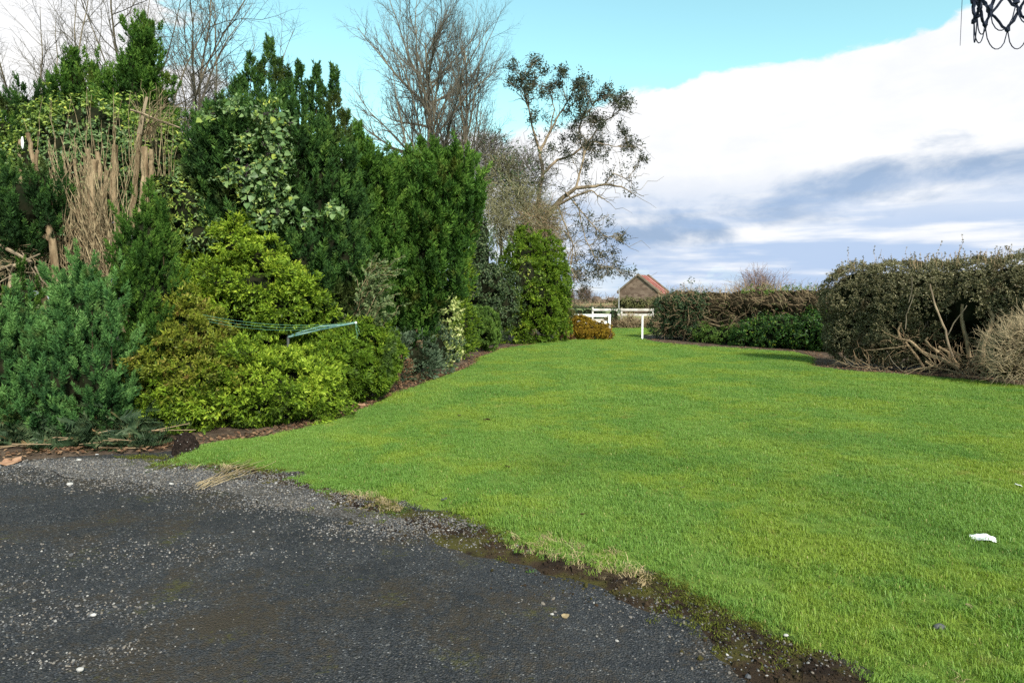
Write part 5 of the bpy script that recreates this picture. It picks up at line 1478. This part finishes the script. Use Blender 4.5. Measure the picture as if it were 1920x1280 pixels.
TRK = [([(1190, 1080), (1060, 1010), (920, 960), (830, 880), (750, 860), (735, 800), (760, 740)], 0.055, 0.022, -0.10, 'bark_tan'), ([(1150, 1000), (1100, 850), (1050, 700), (1000, 560), (975, 450)], 0.030, 0.020, -0.02, 'bark_pale'),
       ([(930, 1075), (850, 960), (790, 880)], 0.040, 0.028, -0.3, 'bark_tan'), ([(1270, 1000), (1245, 850), (1215, 720), (1220, 600)], 0.055, 0.04, -0.35, 'bark_tan'), ([(1360, 1060), (1375, 900), (1420, 790), (1450, 700), (1400, 590)], 0.065, 0.04, -0.20, 'bark_tan'),
       ([(480, 950), (590, 940), (700, 930), (790, 912)], 0.022, 0.018, 0.0, 'bark_tan'), ([(780, 1110), (880, 1085), (950, 1075), (1030, 1060)], 0.024, 0.018, 0.10, 'bark_tan'), ([(1040, 960), (980, 920), (940, 870), (960, 850)], 0.04, 0.02, -0.15, 'bark_tan'), ([(1190, 1060), (1110, 960), (1040, 920)], 0.045, 0.03, -0.2, 'bark_tan'),
       ([(330, 1000), (400, 1070), (500, 1080), (600, 1085)], 0.010, 0.008, 0.05, 'bark_grey'), ([(790, 790), (795, 680), (830, 600), (855, 530)], 0.014, 0.009, 0.06, 'bark_grey'), ([(838, 390), (840, 470), (815, 590)], 0.012, 0.010, 0.07, 'bark_grey'), ([(650, 950), (700, 1040), (770, 1105)], 0.011, 0.009, -0.05, 'bark_grey'),
       ([(1290, 1050), (1340, 900), (1370, 780)], 0.010, 0.007, 0.0, 'bark_pale'), ([(1110, 830), (1150, 745), (1200, 680), (1250, 610)], 0.016, 0.012, -0.1, 'bark_grey'), ([(940, 1030), (1000, 1070), (1080, 1090), (1180, 1110)], 0.03, 0.02, 0.05, 'bark_tan'), ([(240, 1090), (310, 1010)], 0.008, 0.006, 0.1, 'bark_grey')]
for pp, r0, r1, o, mt in TRK:
    q = [on_hedge(*CR(x, y), o) for x, y in pp]
    q = [np.array([a[0], a[1], max(a[2], 0.02)]) for a in q]
    qq = []
    for a, b in zip(q[:-1], q[1:]):
        qq += list(bend(a, b, rng, 4, 0.02))[:-1]
    qq.append(q[-1])
    tri_mesh('trunk' if r0 > 0.028 else 'branch', [(line_tube(qq, r0 * 0.78, r1 * 0.78, 7, 0.08), 0.5, mt)], root)
TWB = [(on_hedge(1785, 690, 0.0), np.array([0.8, 0.5, 0.16])), (on_hedge(1830, 680, 0.0), np.array([0.6, 0.5, 0.22])), (on_hedge(1640, 685, -0.2), np.array([0.8, 0.5, 0.12])), (on_hedge(1720, 640, -0.3), np.array([0.7, 0.4, 0.2]))]
tri_mesh('dead_twigs', [(twig_cloud(TWB, 110, rng, 0.42, 0.005, -0.1, 0.7, 0.4, 4), 0.5, 'twig_tan'), (twig_cloud(TWB, 260, rng, 0.4, 0.005, 0.1, 0.7, 0.4, 4), 0.5, 'twig_brown')], root, 'stuff')

rng = np.random.default_rng(620)
root = thing('straw_shrub', 'pale dry straw-coloured twiggy shrub at the foot of the large grey hedge', 'shrub', GB(1895, 12.6))
SB = [Bl(1895, 655, 42, 45, 12.4, 0.5), Bl(1940, 640, 50, 55, 12.2, 0.5), Bl(1900, 690, 45, 26, 12.3, 0.45)]
tri_mesh('twigs', [(twig_cloud(SB, 2600, rng, 0.34, 0.0045, 0.35, 1.0, 0.4, 3, 3, 0.9), 0.5, 'twig_straw'), cores(SB, 0.6, rng, 'core_brown')], root, 'stuff')

# the farther hedge: twiggy brown top, dark ivy at the gate end, laurel in front
rng = np.random.default_rng(630)
mp0 = np.array([5.45, 27.0]); mu = np.array([0.54, -0.842]); mn = np.array([-0.842, -0.54])
def MP(t, o, z):
    q = mp0 + mu * t + mn * o
    return np.array([q[0], q[1], z])
MB, MI = [], []
for t in np.arange(0.5, 8.3, 0.8):
    top = 1.92 + 0.05 * math.sin(t * 1.7) + 0.012 * t
    MB.append((MP(t, -0.95, top - 0.62), np.array([0.85, 0.9, 0.66])))
    MB.append((MP(t, -0.85, 0.62), np.array([0.8, 0.85, 0.66])))
root = thing('twiggy_hedge', 'brown twiggy hedge with dark ivy at its gate end', 'hedge', (*MP(3, -1, 0)[:2], 0), 'hedges along the lawn')
tri_mesh('twigs', [(twig_cloud(MB, 4200, rng, 0.36, 0.0065, 0.35, 1.0, 0.45, 3, 3, 1.0), 0.5, 'twig_brown'), (twig_cloud(MB[::2], 1500, rng, 0.36, 0.006, 0.35, 1.0, 0.45, 3, 3, 1.02), 0.5, 'twig_tan'), cores(MB, 0.84, rng, 'core_brown')], root, 'stuff')
IB = [(MP(t, -0.42, z), np.array([0.45, 0.5, 0.5])) for t, z in ((0.3, 0.5), (0.3, 1.2), (0.9, 0.6), (1.2, 1.35), (1.7, 0.9), (2.2, 1.3), (2.0, 0.4))]
P, Nn = shell(IB, 60, rng, 0.08, 0.3)
Q, M = clumped(P, Nn, rng, 3, 0.12)
T, c = emit(LV, Q, M, 0.07, rng, rng.normal(0, 0.15, len(Q)))
P3, N3 = shell(MB, 9, rng, 0.06, 0.1)
T3, c3 = emit(LV, P3, N3, 0.06, rng, rng.normal(0.1, 0.15, len(P3)))
g = [(MP(4.7, -0.9, 1.85), np.array([0.9, 0.6, 0.14])), (MP(6.0, -0.9, 1.90), np.array([0.5, 0.5, 0.12]))]
P4, N4 = shell(g, 60, rng, 0.05, 0.2)
T4, c4 = emit(LV, P4, N4, 0.065, rng, 0.1)
tri_mesh('ivy', [(T, c, 'dark_ivy'), (T3, c3, 'olive_leaf'), (T4, c4, 'clipped')], root, 'stuff')
tri_mesh('dead_twigs', [(twig_cloud(IB, 900, rng, 0.4, 0.007, 0.1, 1.0, 0.45, 3, 3, 1.08), 0.5, 'twig_brown')], root, 'stuff')
for (pp, r) in [([(1330, 606), (1350, 612), (1365, 608)], 0.03), ([(1320, 594), (1345, 604), (1368, 598)], 0.02), ([(1360, 625), (1372, 606), (1380, 594)], 0.028), ([(1280, 640), (1292, 600), (1290, 575)], 0.02)]:
    q = []
    for x, y in pp:
        d = ray(x, y); t = ((mp0 + mn * 0.02) @ mn) / (d[:2] @ mn); q.append(np.array([d[0] * t, d[1] * t, H + d[2] * t]))
    tri_mesh('branch', [(line_tube(q, r, r * 0.7, 6), 0.5, 'bark_tan')], root)
LB = [(MP(t, -0.15, z), np.array([0.62, 0.55, 0.5])) for t, z in ((4.7, 0.25), (5.2, 0.42), (5.8, 0.3), (6.1, 0.58), (6.7, 0.4), (7.1, 0.68), (7.7, 0.42), (8.1, 0.62))]
r2 = leafy('laurel_bush', 'glossy bright green laurel growing out of the twiggy hedge foot', 'bush', (*MP(6.3, 0, 0)[:2], 0), LB, ['laurel'], 631, 110, 0.072, 2)
leafy('fern_bush', 'mid green low bush between the ivy end and the laurel', 'bush', (*MP(3.2, 0, 0)[:2], 0), [(MP(3.2, -0.2, 0.32), np.array([0.6, 0.5, 0.36])), (MP(2.8, -0.15, 0.2), np.array([0.4, 0.4, 0.22])), (MP(3.8, -0.2, 0.3), np.array([0.45, 0.45, 0.34]))], ['clipped'], 632, 120, 0.05, 3)

# bare bush beyond the hedge, two sprigs on top
def bush_twigs(root, c, rad, n, L, r, seed, mat):
    rng = np.random.default_rng(seed)
    P0, P1, R0, R1 = [], [], [], []
    for i in range(n):
        az = rng.random() * 6.283; el = rng.uniform(0.45, 1.5)
        d = np.array([math.cos(az) * math.cos(el), math.sin(az) * math.cos(el), math.sin(el)])
        p = bend(np.array(c), np.array(c) + d * rad * rng.uniform(0.65, 1.0), rng, 8, 0.05)
        rr = np.linspace(r, r * 0.35, 8)
        P0.append(p[:-1]); P1.append(p[1:]); R0.append(rr[:-1]); R1.append(rr[1:])
        for j in range(12):
            s = p[rng.integers(3, 8)]
            q = bend(s, s + unit(d * 0.8 + rng.normal(0, 0.7, 3) + [0, 0, 0.2]) * L * rng.uniform(0.4, 1.2), rng, 4, 0.1)
            P0.append(q[:-1]); P1.append(q[1:]); R0.append(np.full(3, r * 0.35)); R1.append(np.full(3, r * 0.22))
    tri_mesh('twigs', [(tubes(np.concatenate(P0), np.concatenate(P1), np.concatenate(R0), np.concatenate(R1), 3), 0.5, mat)], root, 'stuff')
plain_mat('twig_mauve', (0.115, 0.070, 0.050), (0.20, 0.125, 0.090), 2.0, 0.9, 0.1)
root = thing('bare_bush', 'rounded reddish bare bush showing above the twiggy hedge', 'bush', GB(1420, 34.0))
bush_twigs(root, (GB(1420, 34.0)[0], 34.0, 1.0), np.array([2.0, 1.8, 2.1]), 130, 0.55, 0.014, 640, 'twig_mauve')
trunk_of(root, np.array(GB(1420, 34.0)), np.array([GB(1420, 34.0)[0], 34.0, 1.1]), 0.1, 0.07, np.random.default_rng(1), 'bark_grey')
rng = np.random.default_rng(641)
root = thing('leafy_sprig', 'dark leafy sprig poking above the twiggy hedge near the shed', 'sprig', GB(1297, 27.5))
q = bend(np.array(GB(1297, 27.5)) + [0, 0, 1.2], A(1297, 524, 27.5), rng, 5, 0.03)
q2 = bend(np.array(GB(1285, 27.5)) + [0, 0, 1.2], A(1281, 530, 27.5), rng, 5, 0.03)
P = np.array([A(1297 + rng.normal(0, 4), 528 + rng.normal(0, 4), 27.5 + rng.normal(0, .06)) for i in range(12)] + [A(1280 + rng.normal(0, 4), 533 + rng.normal(0, 2), 27.5) for i in range(5)])
T, c = emit(LV, P, rng.normal(0, 1, P.shape), 0.06, rng, 0.0)
tri_mesh('stem', [(line_tube(q, 0.008, 0.004, 4), 0.5, 'twig_brown'), (line_tube(q2, 0.008, 0.004, 4), 0.5, 'twig_brown')], root)
tri_mesh('leaves', [(T, c, 'dark_ivy')], root, 'stuff')

# ================================================================== FENCES, SHED, FAR COUNTRY
def rail_fence(name, label, posts, heights, rails, mat, group='white rail fences', post_w=0.085, thick=0.03, capped=False):
    root = thing(name, label, 'fence', posts[0], group)
    for p, h in zip(posts, heights):
        tri_mesh('post', [(box_tris((p[0], p[1], h / 2), (post_w, post_w, h)), 0.5, mat)], root)
    for (i, j, z, w, x0, x1) in rails:
        a = np.array(posts[i]); b = np.array(posts[j]); d = b - a
        L = np.linalg.norm(d[:2]); rot = math.atan2(d[1], d[0])
        c = a + d * (x0 + x1) / 2
        n = np.array([math.sin(rot), -math.cos(rot)]) * (post_w / 2 + thick / 2 + 0.002)
        tri_mesh('rail', [(box_tris((c[0] + n[0], c[1] + n[1], z), (L * (x1 - x0), thick, w), rot), 0.5, mat)], root)
    return root
Yg = G(1143, 637)[1]
xp = lambda px, Y: A(px, 560, Y)[0]
rail_fence('rail_fence', 'nearer white three-rail fence half hidden by the golden heather', [(xp(1143, Yg), Yg, 0), (xp(1060, Yg + 0.4), Yg + 0.4, 0)], [0.98, 0.98],
           [(0, 1, 0.945, 0.105, -0.03, 1.03), (0, 1, 0.68, 0.105, -0.01, 1.03), (0, 1, 0.40, 0.10, -0.01, 1.03)], 'white_paint')
Yf = 37.0
rail_fence('rail_fence', 'farther weathered white rail fence beyond the gap, in front of the shed', [(xp(1111.5, Yf), Yf, 0), (xp(1164.5, Yf), Yf - 0.2, 0), (xp(1222, Yf), Yf - 0.4, 0)], [1.14, 1.10, 1.08],
           [(0, 1, 1.01, 0.12, 0, 1), (0, 1, 0.74, 0.11, 0, 0.94), (0, 1, 0.46, 0.11, 0, 1), (1, 2, 1.01, 0.12, 0, 1), (1, 2, 0.74, 0.11, 0, 1), (1, 2, 0.46, 0.11, 0.12, 1)], 'aged_white')
Yr = G(1205, 637)[1]
root = thing('gate_post', 'lone white post at the ivy end of the twiggy hedge', 'post', (xp(1205, Yr), Yr, 0))
tri_mesh('post', [(box_tris((xp(1205, Yr), Yr, 0.46), (0.062, 0.062, 0.92)), 0.5, 'white_paint')], root)
tri_mesh('post_cap', [(box_tris((xp(1205, Yr), Yr, 0.932), (0.072, 0.072, 0.02)), 0.5, 'white_paint')], root)

rng = np.random.default_rng(700)
root = thing('dry_hedge', 'low dry brown hedge in front of the farther white fence', 'hedge', GB(1180, 36.4), 'hedges along the lawn')
DB = [Bl(px, 609, 24, 9, 36.3, 0.4) for px in range(1150, 1260, 22)] + [Bl(1180, 602, 9, 12, 36.3, 0.3)]
tri_mesh('twigs', [(twig_cloud(DB, 1500, rng, 0.4, 0.011, 0.4, 0.9, 0.4, 3), 0.5, 'twig_tan'), (twig_cloud(DB, 900, rng, 0.4, 0.011, 0.4, 0.9, 0.4, 3), 0.5, 'twig_brown'), cores(DB, 0.75, rng, 'core_brown')], root, 'stuff')
leafy('dark_hedge', 'low dark green hedge beyond the gap, next to the farther fence', 'hedge', GB(1085, 40), [Bl(px, 594, 16, 17, 40, 0.6) for px in range(1030, 1125, 18)] + [Bl(1150, 597, 11, 19, 36.4, 0.35)], ['dark_ivy'], 701, 26, 0.10, 3, group='hedges along the lawn')

# stone shed with a red ridged roof, gable towards the lawn
Ys = 78.0
root = thing('stone_shed', 'small brown stone shed with red striped roof beyond the fences', 'shed', GB(1195, Ys))
ap = A(1197, 517, Ys); za = ap[2]; ze = A(1162, 547, Ys)[2]
ph = R(33)
gd = np.array([math.cos(ph), -math.sin(ph), 0.0]); rd_ = np.array([math.sin(ph), math.cos(ph), 0.0])   # along the gable, along the ridge
LW, LD = 2.4, 3.0
a0 = np.array([ap[0], ap[1], 0.0])
fl, fr = a0 - gd * LW, a0 + gd * LW
zz = lambda p, z: np.array([p[0], p[1], z])
V = [fl, fr, zz(fr, ze), zz(a0, za), zz(fl, ze)]
V += [v + rd_ * LD for v in V]
poly_mesh('wall', V, [(0, 1, 2, 3, 4), (5, 9, 8, 7, 6), (0, 4, 9, 5), (1, 6, 7, 2), (0, 5, 6, 1)], 'stone_wall', root)
for sg in (1, -1):
    ea = zz(a0 + gd * sg * (LW + 0.18), ze - 0.16); eb = zz(a0, za)
    n = 30; T1, T2 = [], []
    for i in range(n):
        s0, s1 = 0.02 + 0.96 * i / n, 0.02 + 0.96 * (i + 1) / n
        hh = np.array([0, 0, 0.06 + 0.05 * (i % 2)])
        a, b = ea + rd_ * LD * s0 + hh, eb + rd_ * LD * s0 + hh
        c_, d = ea + rd_ * LD * s1 + hh, eb + rd_ * LD * s1 + hh
        dn = np.array([0, 0, -0.14])
        tr = [[a, b, d], [a, d, c_], [a + dn, b + dn, d + dn], [a + dn, d + dn, c_ + dn], [a, c_, c_ + dn], [a, c_ + dn, a + dn], [a, b, b + dn], [a, b + dn, a + dn], [c_, d, d + dn], [c_, d + dn, c_ + dn]]
        (T2 if (i // 3) % 3 == 1 else T1).extend(tr)
    tri_mesh('roof', [(np.array(T1), 0.5, 'roof_red'), (np.array(T2), 0.5, 'roof_pink')], root)
    for q0 in (-0.16, LD - 0.14):
        o_ = rd_ * 0.30; u_ = np.array([0, 0, 0.24])
        a, b = ea + rd_ * q0 + [0, 0, 0.02], eb + rd_ * q0 + [0, 0, 0.02]
        poly_mesh('coping', [a, b, a + o_, b + o_, a + u_, b + u_, a + o_ + u_, b + o_ + u_], [(0, 1, 5, 4), (2, 3, 7, 6), (4, 5, 7, 6), (0, 1, 3, 2), (0, 2, 6, 4), (1, 3, 7, 5)], 'coping', root)
rng = np.random.default_rng(705)
tag(tri_mesh('pole', [(line_tube([(xp(1160.5, 74), 74, 0), (xp(1160.5, 74), 74, A(1160, 537, 74)[2])], 0.05, 0.04, 6), 0.5, 'grey_metal')], origin=(xp(1160.5, 74), 74, 0)), 'thin grey pole standing at the corner of the stone shed', 'pole')
leafy('shed_bush', 'green scrub growing against the stone shed wall', 'bush', GB(1190, 75), [Bl(px, 570, 14, 9 + 3 * math.sin(px), 75, 0.7) for px in range(1170, 1240, 14)], ['olive_leaf'], 706, 10, 0.2, 3)

# far scrub and trees on the skyline
rng = np.random.default_rng(710)
TLB = []
for px in np.arange(560, 1960, 13):
    Y = rng.uniform(205, 250)
    TLB.append(Bl(px, 566 + rng.normal(0, 1.5), 12, rng.uniform(6, 11), Y, 3.0))
T = twig_cloud(TLB, 4500, rng, 2.4, 0.06, 0.6, 0.7, 0.4, 3)
o = tri_mesh('treeline', [(T, 0.5, 'far_scrub'), cores(TLB, 0.8, rng, 'far_scrub')], kind='stuff')
o['label'] = 'line of brown winter scrub and trees on the skyline'
for i, (px, Y, hpx, wpx) in enumerate([(1096, 200, 545, 13), (1066, 190, 552, 9)]):
    b = GB(px, Y)
    root = thing('skyline_tree', ['rounded far tree standing tallest on the skyline beyond the gap', 'smaller far tree on the skyline next to the conifer hedge'][i], 'tree', b, 'trees on the skyline')
    bb = [Bl(px, (hpx + 562) / 2, wpx, (572 - hpx) / 2, Y, 2.0)]
    tri_mesh('crown', [(twig_cloud(bb, 700, rng, 1.6, 0.045, 0.7, 0.8, 0.35, 3), 0.5, 'far_scrub')], root, 'stuff')
    tri_mesh('trunk', [(line_tube([b, (b[0], b[1], 2.4)], 0.22, 0.15, 6), 0.5, 'bark_grey')], root)
rng = np.random.default_rng(712)
mb = [Bl(px, 576, 20, 4, 120, 3.0) for px in range(1040, 1190, 16)]
o = tri_mesh('field_scrub', [(twig_cloud(mb, 1500, rng, 0.9, 0.03, 0.7, 0.6, 0.4, 3), 0.5, 'twig_brown'), cores(mb, 0.7, rng, 'far_scrub')], kind='stuff')
o['label'] = 'brown scrub edging the far field'

# ================================================================== SMALL THINGS
rng = np.random.default_rng(800)
# dark peat root ball set down at the lawn corner
c = G(349, 851)
root = thing('peat_ball', 'dark dome of peaty soil set down at the lawn corner', 'soil mound', c)
import bmesh
bm = bmesh.new(); bmesh.ops.create_icosphere(bm, subdivisions=4, radius=1.0)
vs = np.array([v.co[:] for v in bm.verts]); fs = [[v.index for v in f.verts] for f in bm.faces]; bm.free()
nz = rng.normal(0, 0.03, len(vs)) + 0.03 * np.sin(vs[:, 0] * 7 + 1) * np.sin(vs[:, 2] * 6)
w = np.where(vs[:, 2:3] < 0, 1.04, 1.0)
vs = vs * (1 + nz)[:, None] * np.array([0.132, 0.125, 0.225]) * w
vs[:, 2] = np.clip(vs[:, 2], -0.02, 1)
poly_mesh('soil', vs + np.array(c), fs, 'peat', root)
ST = []
for i in range(26):
    d = unit(np.array([rng.normal(0, 1), -abs(rng.normal(0.4, 0.7)), abs(rng.normal(0.4, 0.4))]))
    ST.append(ico(np.array(c) + d * np.array([0.132, 0.125, 0.225]) * 1.0, (0.004,) * 3, 1))
tri_mesh('perlite', [(np.concatenate(ST), 0.5, 'pale_stone')], root, 'stuff')

root = thing('stem_bundle', 'loose bundle of dry pale stems lying on the drive edge', 'stems', G(420, 892))
for i in range(15):
    a = G(378 + rng.normal(0, 10), 910 + rng.normal(0, 4), 0.012 + 0.004 * (i % 5)); b = G(470 + rng.normal(0, 26), 872 + rng.normal(0, 9), 0.045 + 0.010 * (i % 4))
    tri_mesh('dry_stem', [(line_tube(bend(a, b, rng, 6, 0.025), rng.uniform(0.0022, 0.0042), 0.0015, 5), 0.5, 'twig_tan')], root)

def flake(name, label, cat, px, py, size, mat, z=0.045, group=None, sx=1.0, seed=0, thick=0.004, tilt=0.25):
    r = np.random.default_rng(900 + seed)
    c = G(px, py, z)
    n = 9
    a = np.arange(n) * 2 * math.pi / n
    rad = size * r.uniform(0.75, 1.15, n)
    top = np.stack([np.cos(a) * rad * sx, np.sin(a) * rad * 0.6, r.normal(0, size * 0.10, n) + np.sin(a * 1.0 + r.random() * 6) * size * tilt], 1)
    top[:, 2] -= top[:, 2].min()
    rz = r.random() * 6.28 if sx == 1.0 else -0.35
    m = np.array([[math.cos(rz), -math.sin(rz), 0], [math.sin(rz), math.cos(rz), 0], [0, 0, 1]])
    top = top @ m.T
    mid = top.mean(0) + [0, 0, -size * 0.12]
    V = [*top, mid, *(top - [0, 0, thick]), mid - [0, 0, thick]]
    Fc = [(i, (i + 1) % n, n) for i in range(n)] + [(n + 1 + (i + 1) % n, n + 1 + i, 2 * n + 1) for i in range(n)] + [(i, n + 1 + i, n + 1 + (i + 1) % n, (i + 1) % n) for i in range(n)]
    o = poly_mesh(name, np.array(V) + c, Fc, mat, origin=c)
    return tag(o, label, cat, group)
def pebble(name, label, px, py, size, mat, z=0.01, group=None, seed=0):
    r = np.random.default_rng(950 + seed)
    c = G(px, py, z)
    o = tri_mesh(name, [(ico(c, np.array([1.0, 0.75, 0.55]) * size, 2, r, 0.05), 0.5, mat)], origin=c)
    return tag(o, label, 'stone', group)
FL = 'dead leaves fallen on the lawn'
flake('fallen_leaf', 'orange brown curled leaf on the lawn, brightest of the fallen leaves', 'leaf', 912, 788, 0.05, 'dead_leaf', group=FL, seed=1)
flake('fallen_leaf', 'dark shrivelled leaf just up the lawn from the orange brown one', 'leaf', 861, 779, 0.04, 'bark_grey', group=FL, seed=2)
flake('fallen_leaf', 'small pale brown leaf mid-lawn between drive edge and the orange leaf', 'leaf', 952, 875, 0.03, 'dead_leaf', group=FL, seed=3)
flake('fallen_leaf', 'reddish leaf on the lawn close to the crumbling edge', 'leaf', 1092, 965, 0.024, 'dead_leaf', group=FL, seed=4)
flake('fallen_leaf', 'greyish leaf lying alone out in the middle of the lawn', 'leaf', 1280, 914, 0.026, 'twig_grey', group=FL, seed=5)
flake('fallen_leaf', 'tan leaf in the grass below the white paper', 'leaf', 1818, 1136, 0.020, 'twig_tan', group=FL, seed=6)
flake('fallen_leaf', 'tan leaf lying by itself on the dark drive', 'leaf', 1060, 1155, 0.020, 'twig_tan', z=0.008, group=FL, seed=7)
flake('fallen_leaf', 'dark leaf on the lawn above the dry straw edge', 'leaf', 833, 936, 0.026, 'dark_stone', group=FL, seed=8)
c = G(1843, 1012, 0.05)
nx, ny = 9, 5
gxp, gyp = np.meshgrid(np.linspace(-0.072, 0.072, nx), np.linspace(-0.05, 0.05, ny))
pr = np.random.default_rng(930)
gzp = 0.010 * np.sin(gxp * 38 + 1) + 0.006 * np.sin(gyp * 90) + pr.normal(0, 0.0022, gxp.shape)
gyp = gyp * (1 - 0.25 * (gxp > 0.03)) + pr.normal(0, 0.003, gyp.shape)
PV = np.stack([gxp, gyp, gzp], 2).reshape(-1, 3)
cr_, sr_ = math.cos(-0.55), math.sin(-0.55)
PV = np.stack([PV[:, 0] * cr_ - PV[:, 1] * sr_, PV[:, 0] * sr_ + PV[:, 1] * cr_, PV[:, 2] + 0.016 + 0.22 * PV[:, 1]], 1) + c
nP = len(PV)
PV = np.concatenate([PV, PV - [0, 0, 0.0015]])
Fp = []
for a_ in range(ny - 1):
    for b_ in range(nx - 1):
        q_ = a_ * nx + b_
        Fp += [(q_, q_ + 1, q_ + nx + 1, q_ + nx), (nP + q_ + nx, nP + q_ + nx + 1, nP + q_ + 1, nP + q_)]
tag(poly_mesh('paper_scrap', PV, Fp, 'paper', origin=c), 'torn white paper strip lying on the lawn', 'paper')
flake('paper_scrap', 'tiny white paper scrap farther up the lawn from the torn strip', 'paper', 1909, 911, 0.032, 'paper', z=0.05, seed=10)
flake('litter_scrap', 'small white and blue scrap of litter under the brushwood', 'litter', 182, 852, 0.022, 'paper', z=0.02, seed=11)
flake('bark_slab', 'flat rusty brown slab of bark at the drive edge under the brushwood', 'bark', 22, 866, 0.11, 'slab', z=0.01, seed=12, thick=0.015, tilt=0.1)
flake('bark_slab', 'small pinkish bark flake by the foot of the yellow-green hedge', 'bark', 676, 760, 0.09, 'slab', z=0.035, seed=13, thick=0.01, tilt=0.1)
SG = 'stray stones'
pebble('stone', 'rounded buff stone on the drive by the gravel bank', 131, 907, 0.028, 'pale_stone', group=SG, seed=1)
pebble('stone', 'flat whitish stone in the near corner of the drive', 150, 1254, 0.016, 'pale_stone', group=SG, seed=2)
pebble('stone', 'pinkish pale stone among the gravel below the litter scrap', 148, 862, 0.026, 'pale_stone', group=SG, seed=3)
pebble('stone', 'dark flat stone half sunk in the lawn below the paper strip', 1762, 1175, 0.030, 'dark_stone', z=0.045, group=SG, seed=4)
pebble('stone', 'pale stone lying in the shallow pothole', 175, 1152, 0.016, 'pale_stone', z=0.0, group=SG, seed=5)
pebble('stone', 'white pebble in the mossy soil edge', 1474, 1190, 0.012, 'pale_stone', z=0.03, group=SG, seed=6)

# basketball hoop overhead: its net hangs into the top corner of the picture
rng = np.random.default_rng(820)
hc = np.array([A(1912, 100, 2.72)[0], 2.72, 3.05])
root = thing('basketball_hoop', 'dark knotted net with ragged loops hanging in from above', 'basketball hoop', (hc[0] + 1.6, hc[1] + 0.2, 0))
NC = 12
rows = []
for k in range(6):
    f = k / 5
    rad = 0.225 * (1 - f) + 0.158 * f - 0.02 * math.sin(math.pi * f)
    z = 3.04 - 0.335 * f
    rows.append([hc + np.array([math.cos((j + 0.5 * (k % 2)) * 2 * math.pi / NC) * rad, math.sin((j + 0.5 * (k % 2)) * 2 * math.pi / NC) * rad, z - 3.05 + rng.normal(0, 0.006)]) + rng.normal(0, 0.006, 3) for j in range(NC)])
NTp = []
for k in range(5):
    for j in range(NC):
        for dj in ((0, 1) if k % 2 == 1 else (-1, 0)):
            a, b = rows[k][j], rows[k + 1][(j + dj) % NC]
            p = bend(a, b, rng, 5, 0.04, 0.04)
            NTp.append(line_tube(p, 0.0052, 0.0052, 5))
            NTp.append(line_tube(p + rng.normal(0, 0.003, 3), 0.0028, 0.0028, 4))
    for j in range(NC):
        NTp.append(ico(rows[k + 1][j], (0.012, 0.011, 0.013), 1, rng, 0.2))
for j in range(NC):
    a, b = rows[5][j], rows[5][(j + 1) % NC]
    t = np.linspace(0, 1, 9)[:, None]
    p = a * (1 - t) + b * t
    p[:, 2] -= (0.085 + rng.normal(0, 0.008)) * (1 - (2 * t[:, 0] - 1) ** 2) ** 0.6
    NTp.append(line_tube(p, 0.0022, 0.0022, 5))
tri_mesh('net', [(np.concatenate(NTp), 0.5, 'net_cord')], root)
ring = [hc + np.array([math.cos(a) * 0.235, math.sin(a) * 0.235, 0]) for a in np.linspace(0, 2 * math.pi, 33)]
tri_mesh('rim', [(line_tube(ring, 0.009, 0.009, 8), 0.5, 'steel_paint')], root)
tri_mesh('bracket', [(box_tris(hc + [0.34, 0, 0.0], (0.22, 0.12, 0.03)), 0.5, 'steel_paint')], root)
px_, py_ = hc[0] + 1.6, hc[1] + 0.2
tri_mesh('pole', [(line_tube([(px_, py_, 0), (px_, py_, 2.6), (px_ - 0.12, py_, 2.95), (px_ - 0.5, py_ - 0.05, 3.05), (hc[0] + 0.44, hc[1], 3.05)], 0.03, 0.03, 10), 0.5, 'grey_metal')], root)
cx_ = A(1803, 40, 2.72)[0]
tri_mesh('cord', [(line_tube([(cx_ + 0.055, 2.74, 3.05), (cx_ + 0.001, 2.72, 2.98), (cx_ - 0.001, 2.72, 2.8), (cx_ - 0.002, 2.72, A(1803, 86, 2.72)[2])], 0.0016, 0.0010, 4), 0.5, 'net_cord')], root)
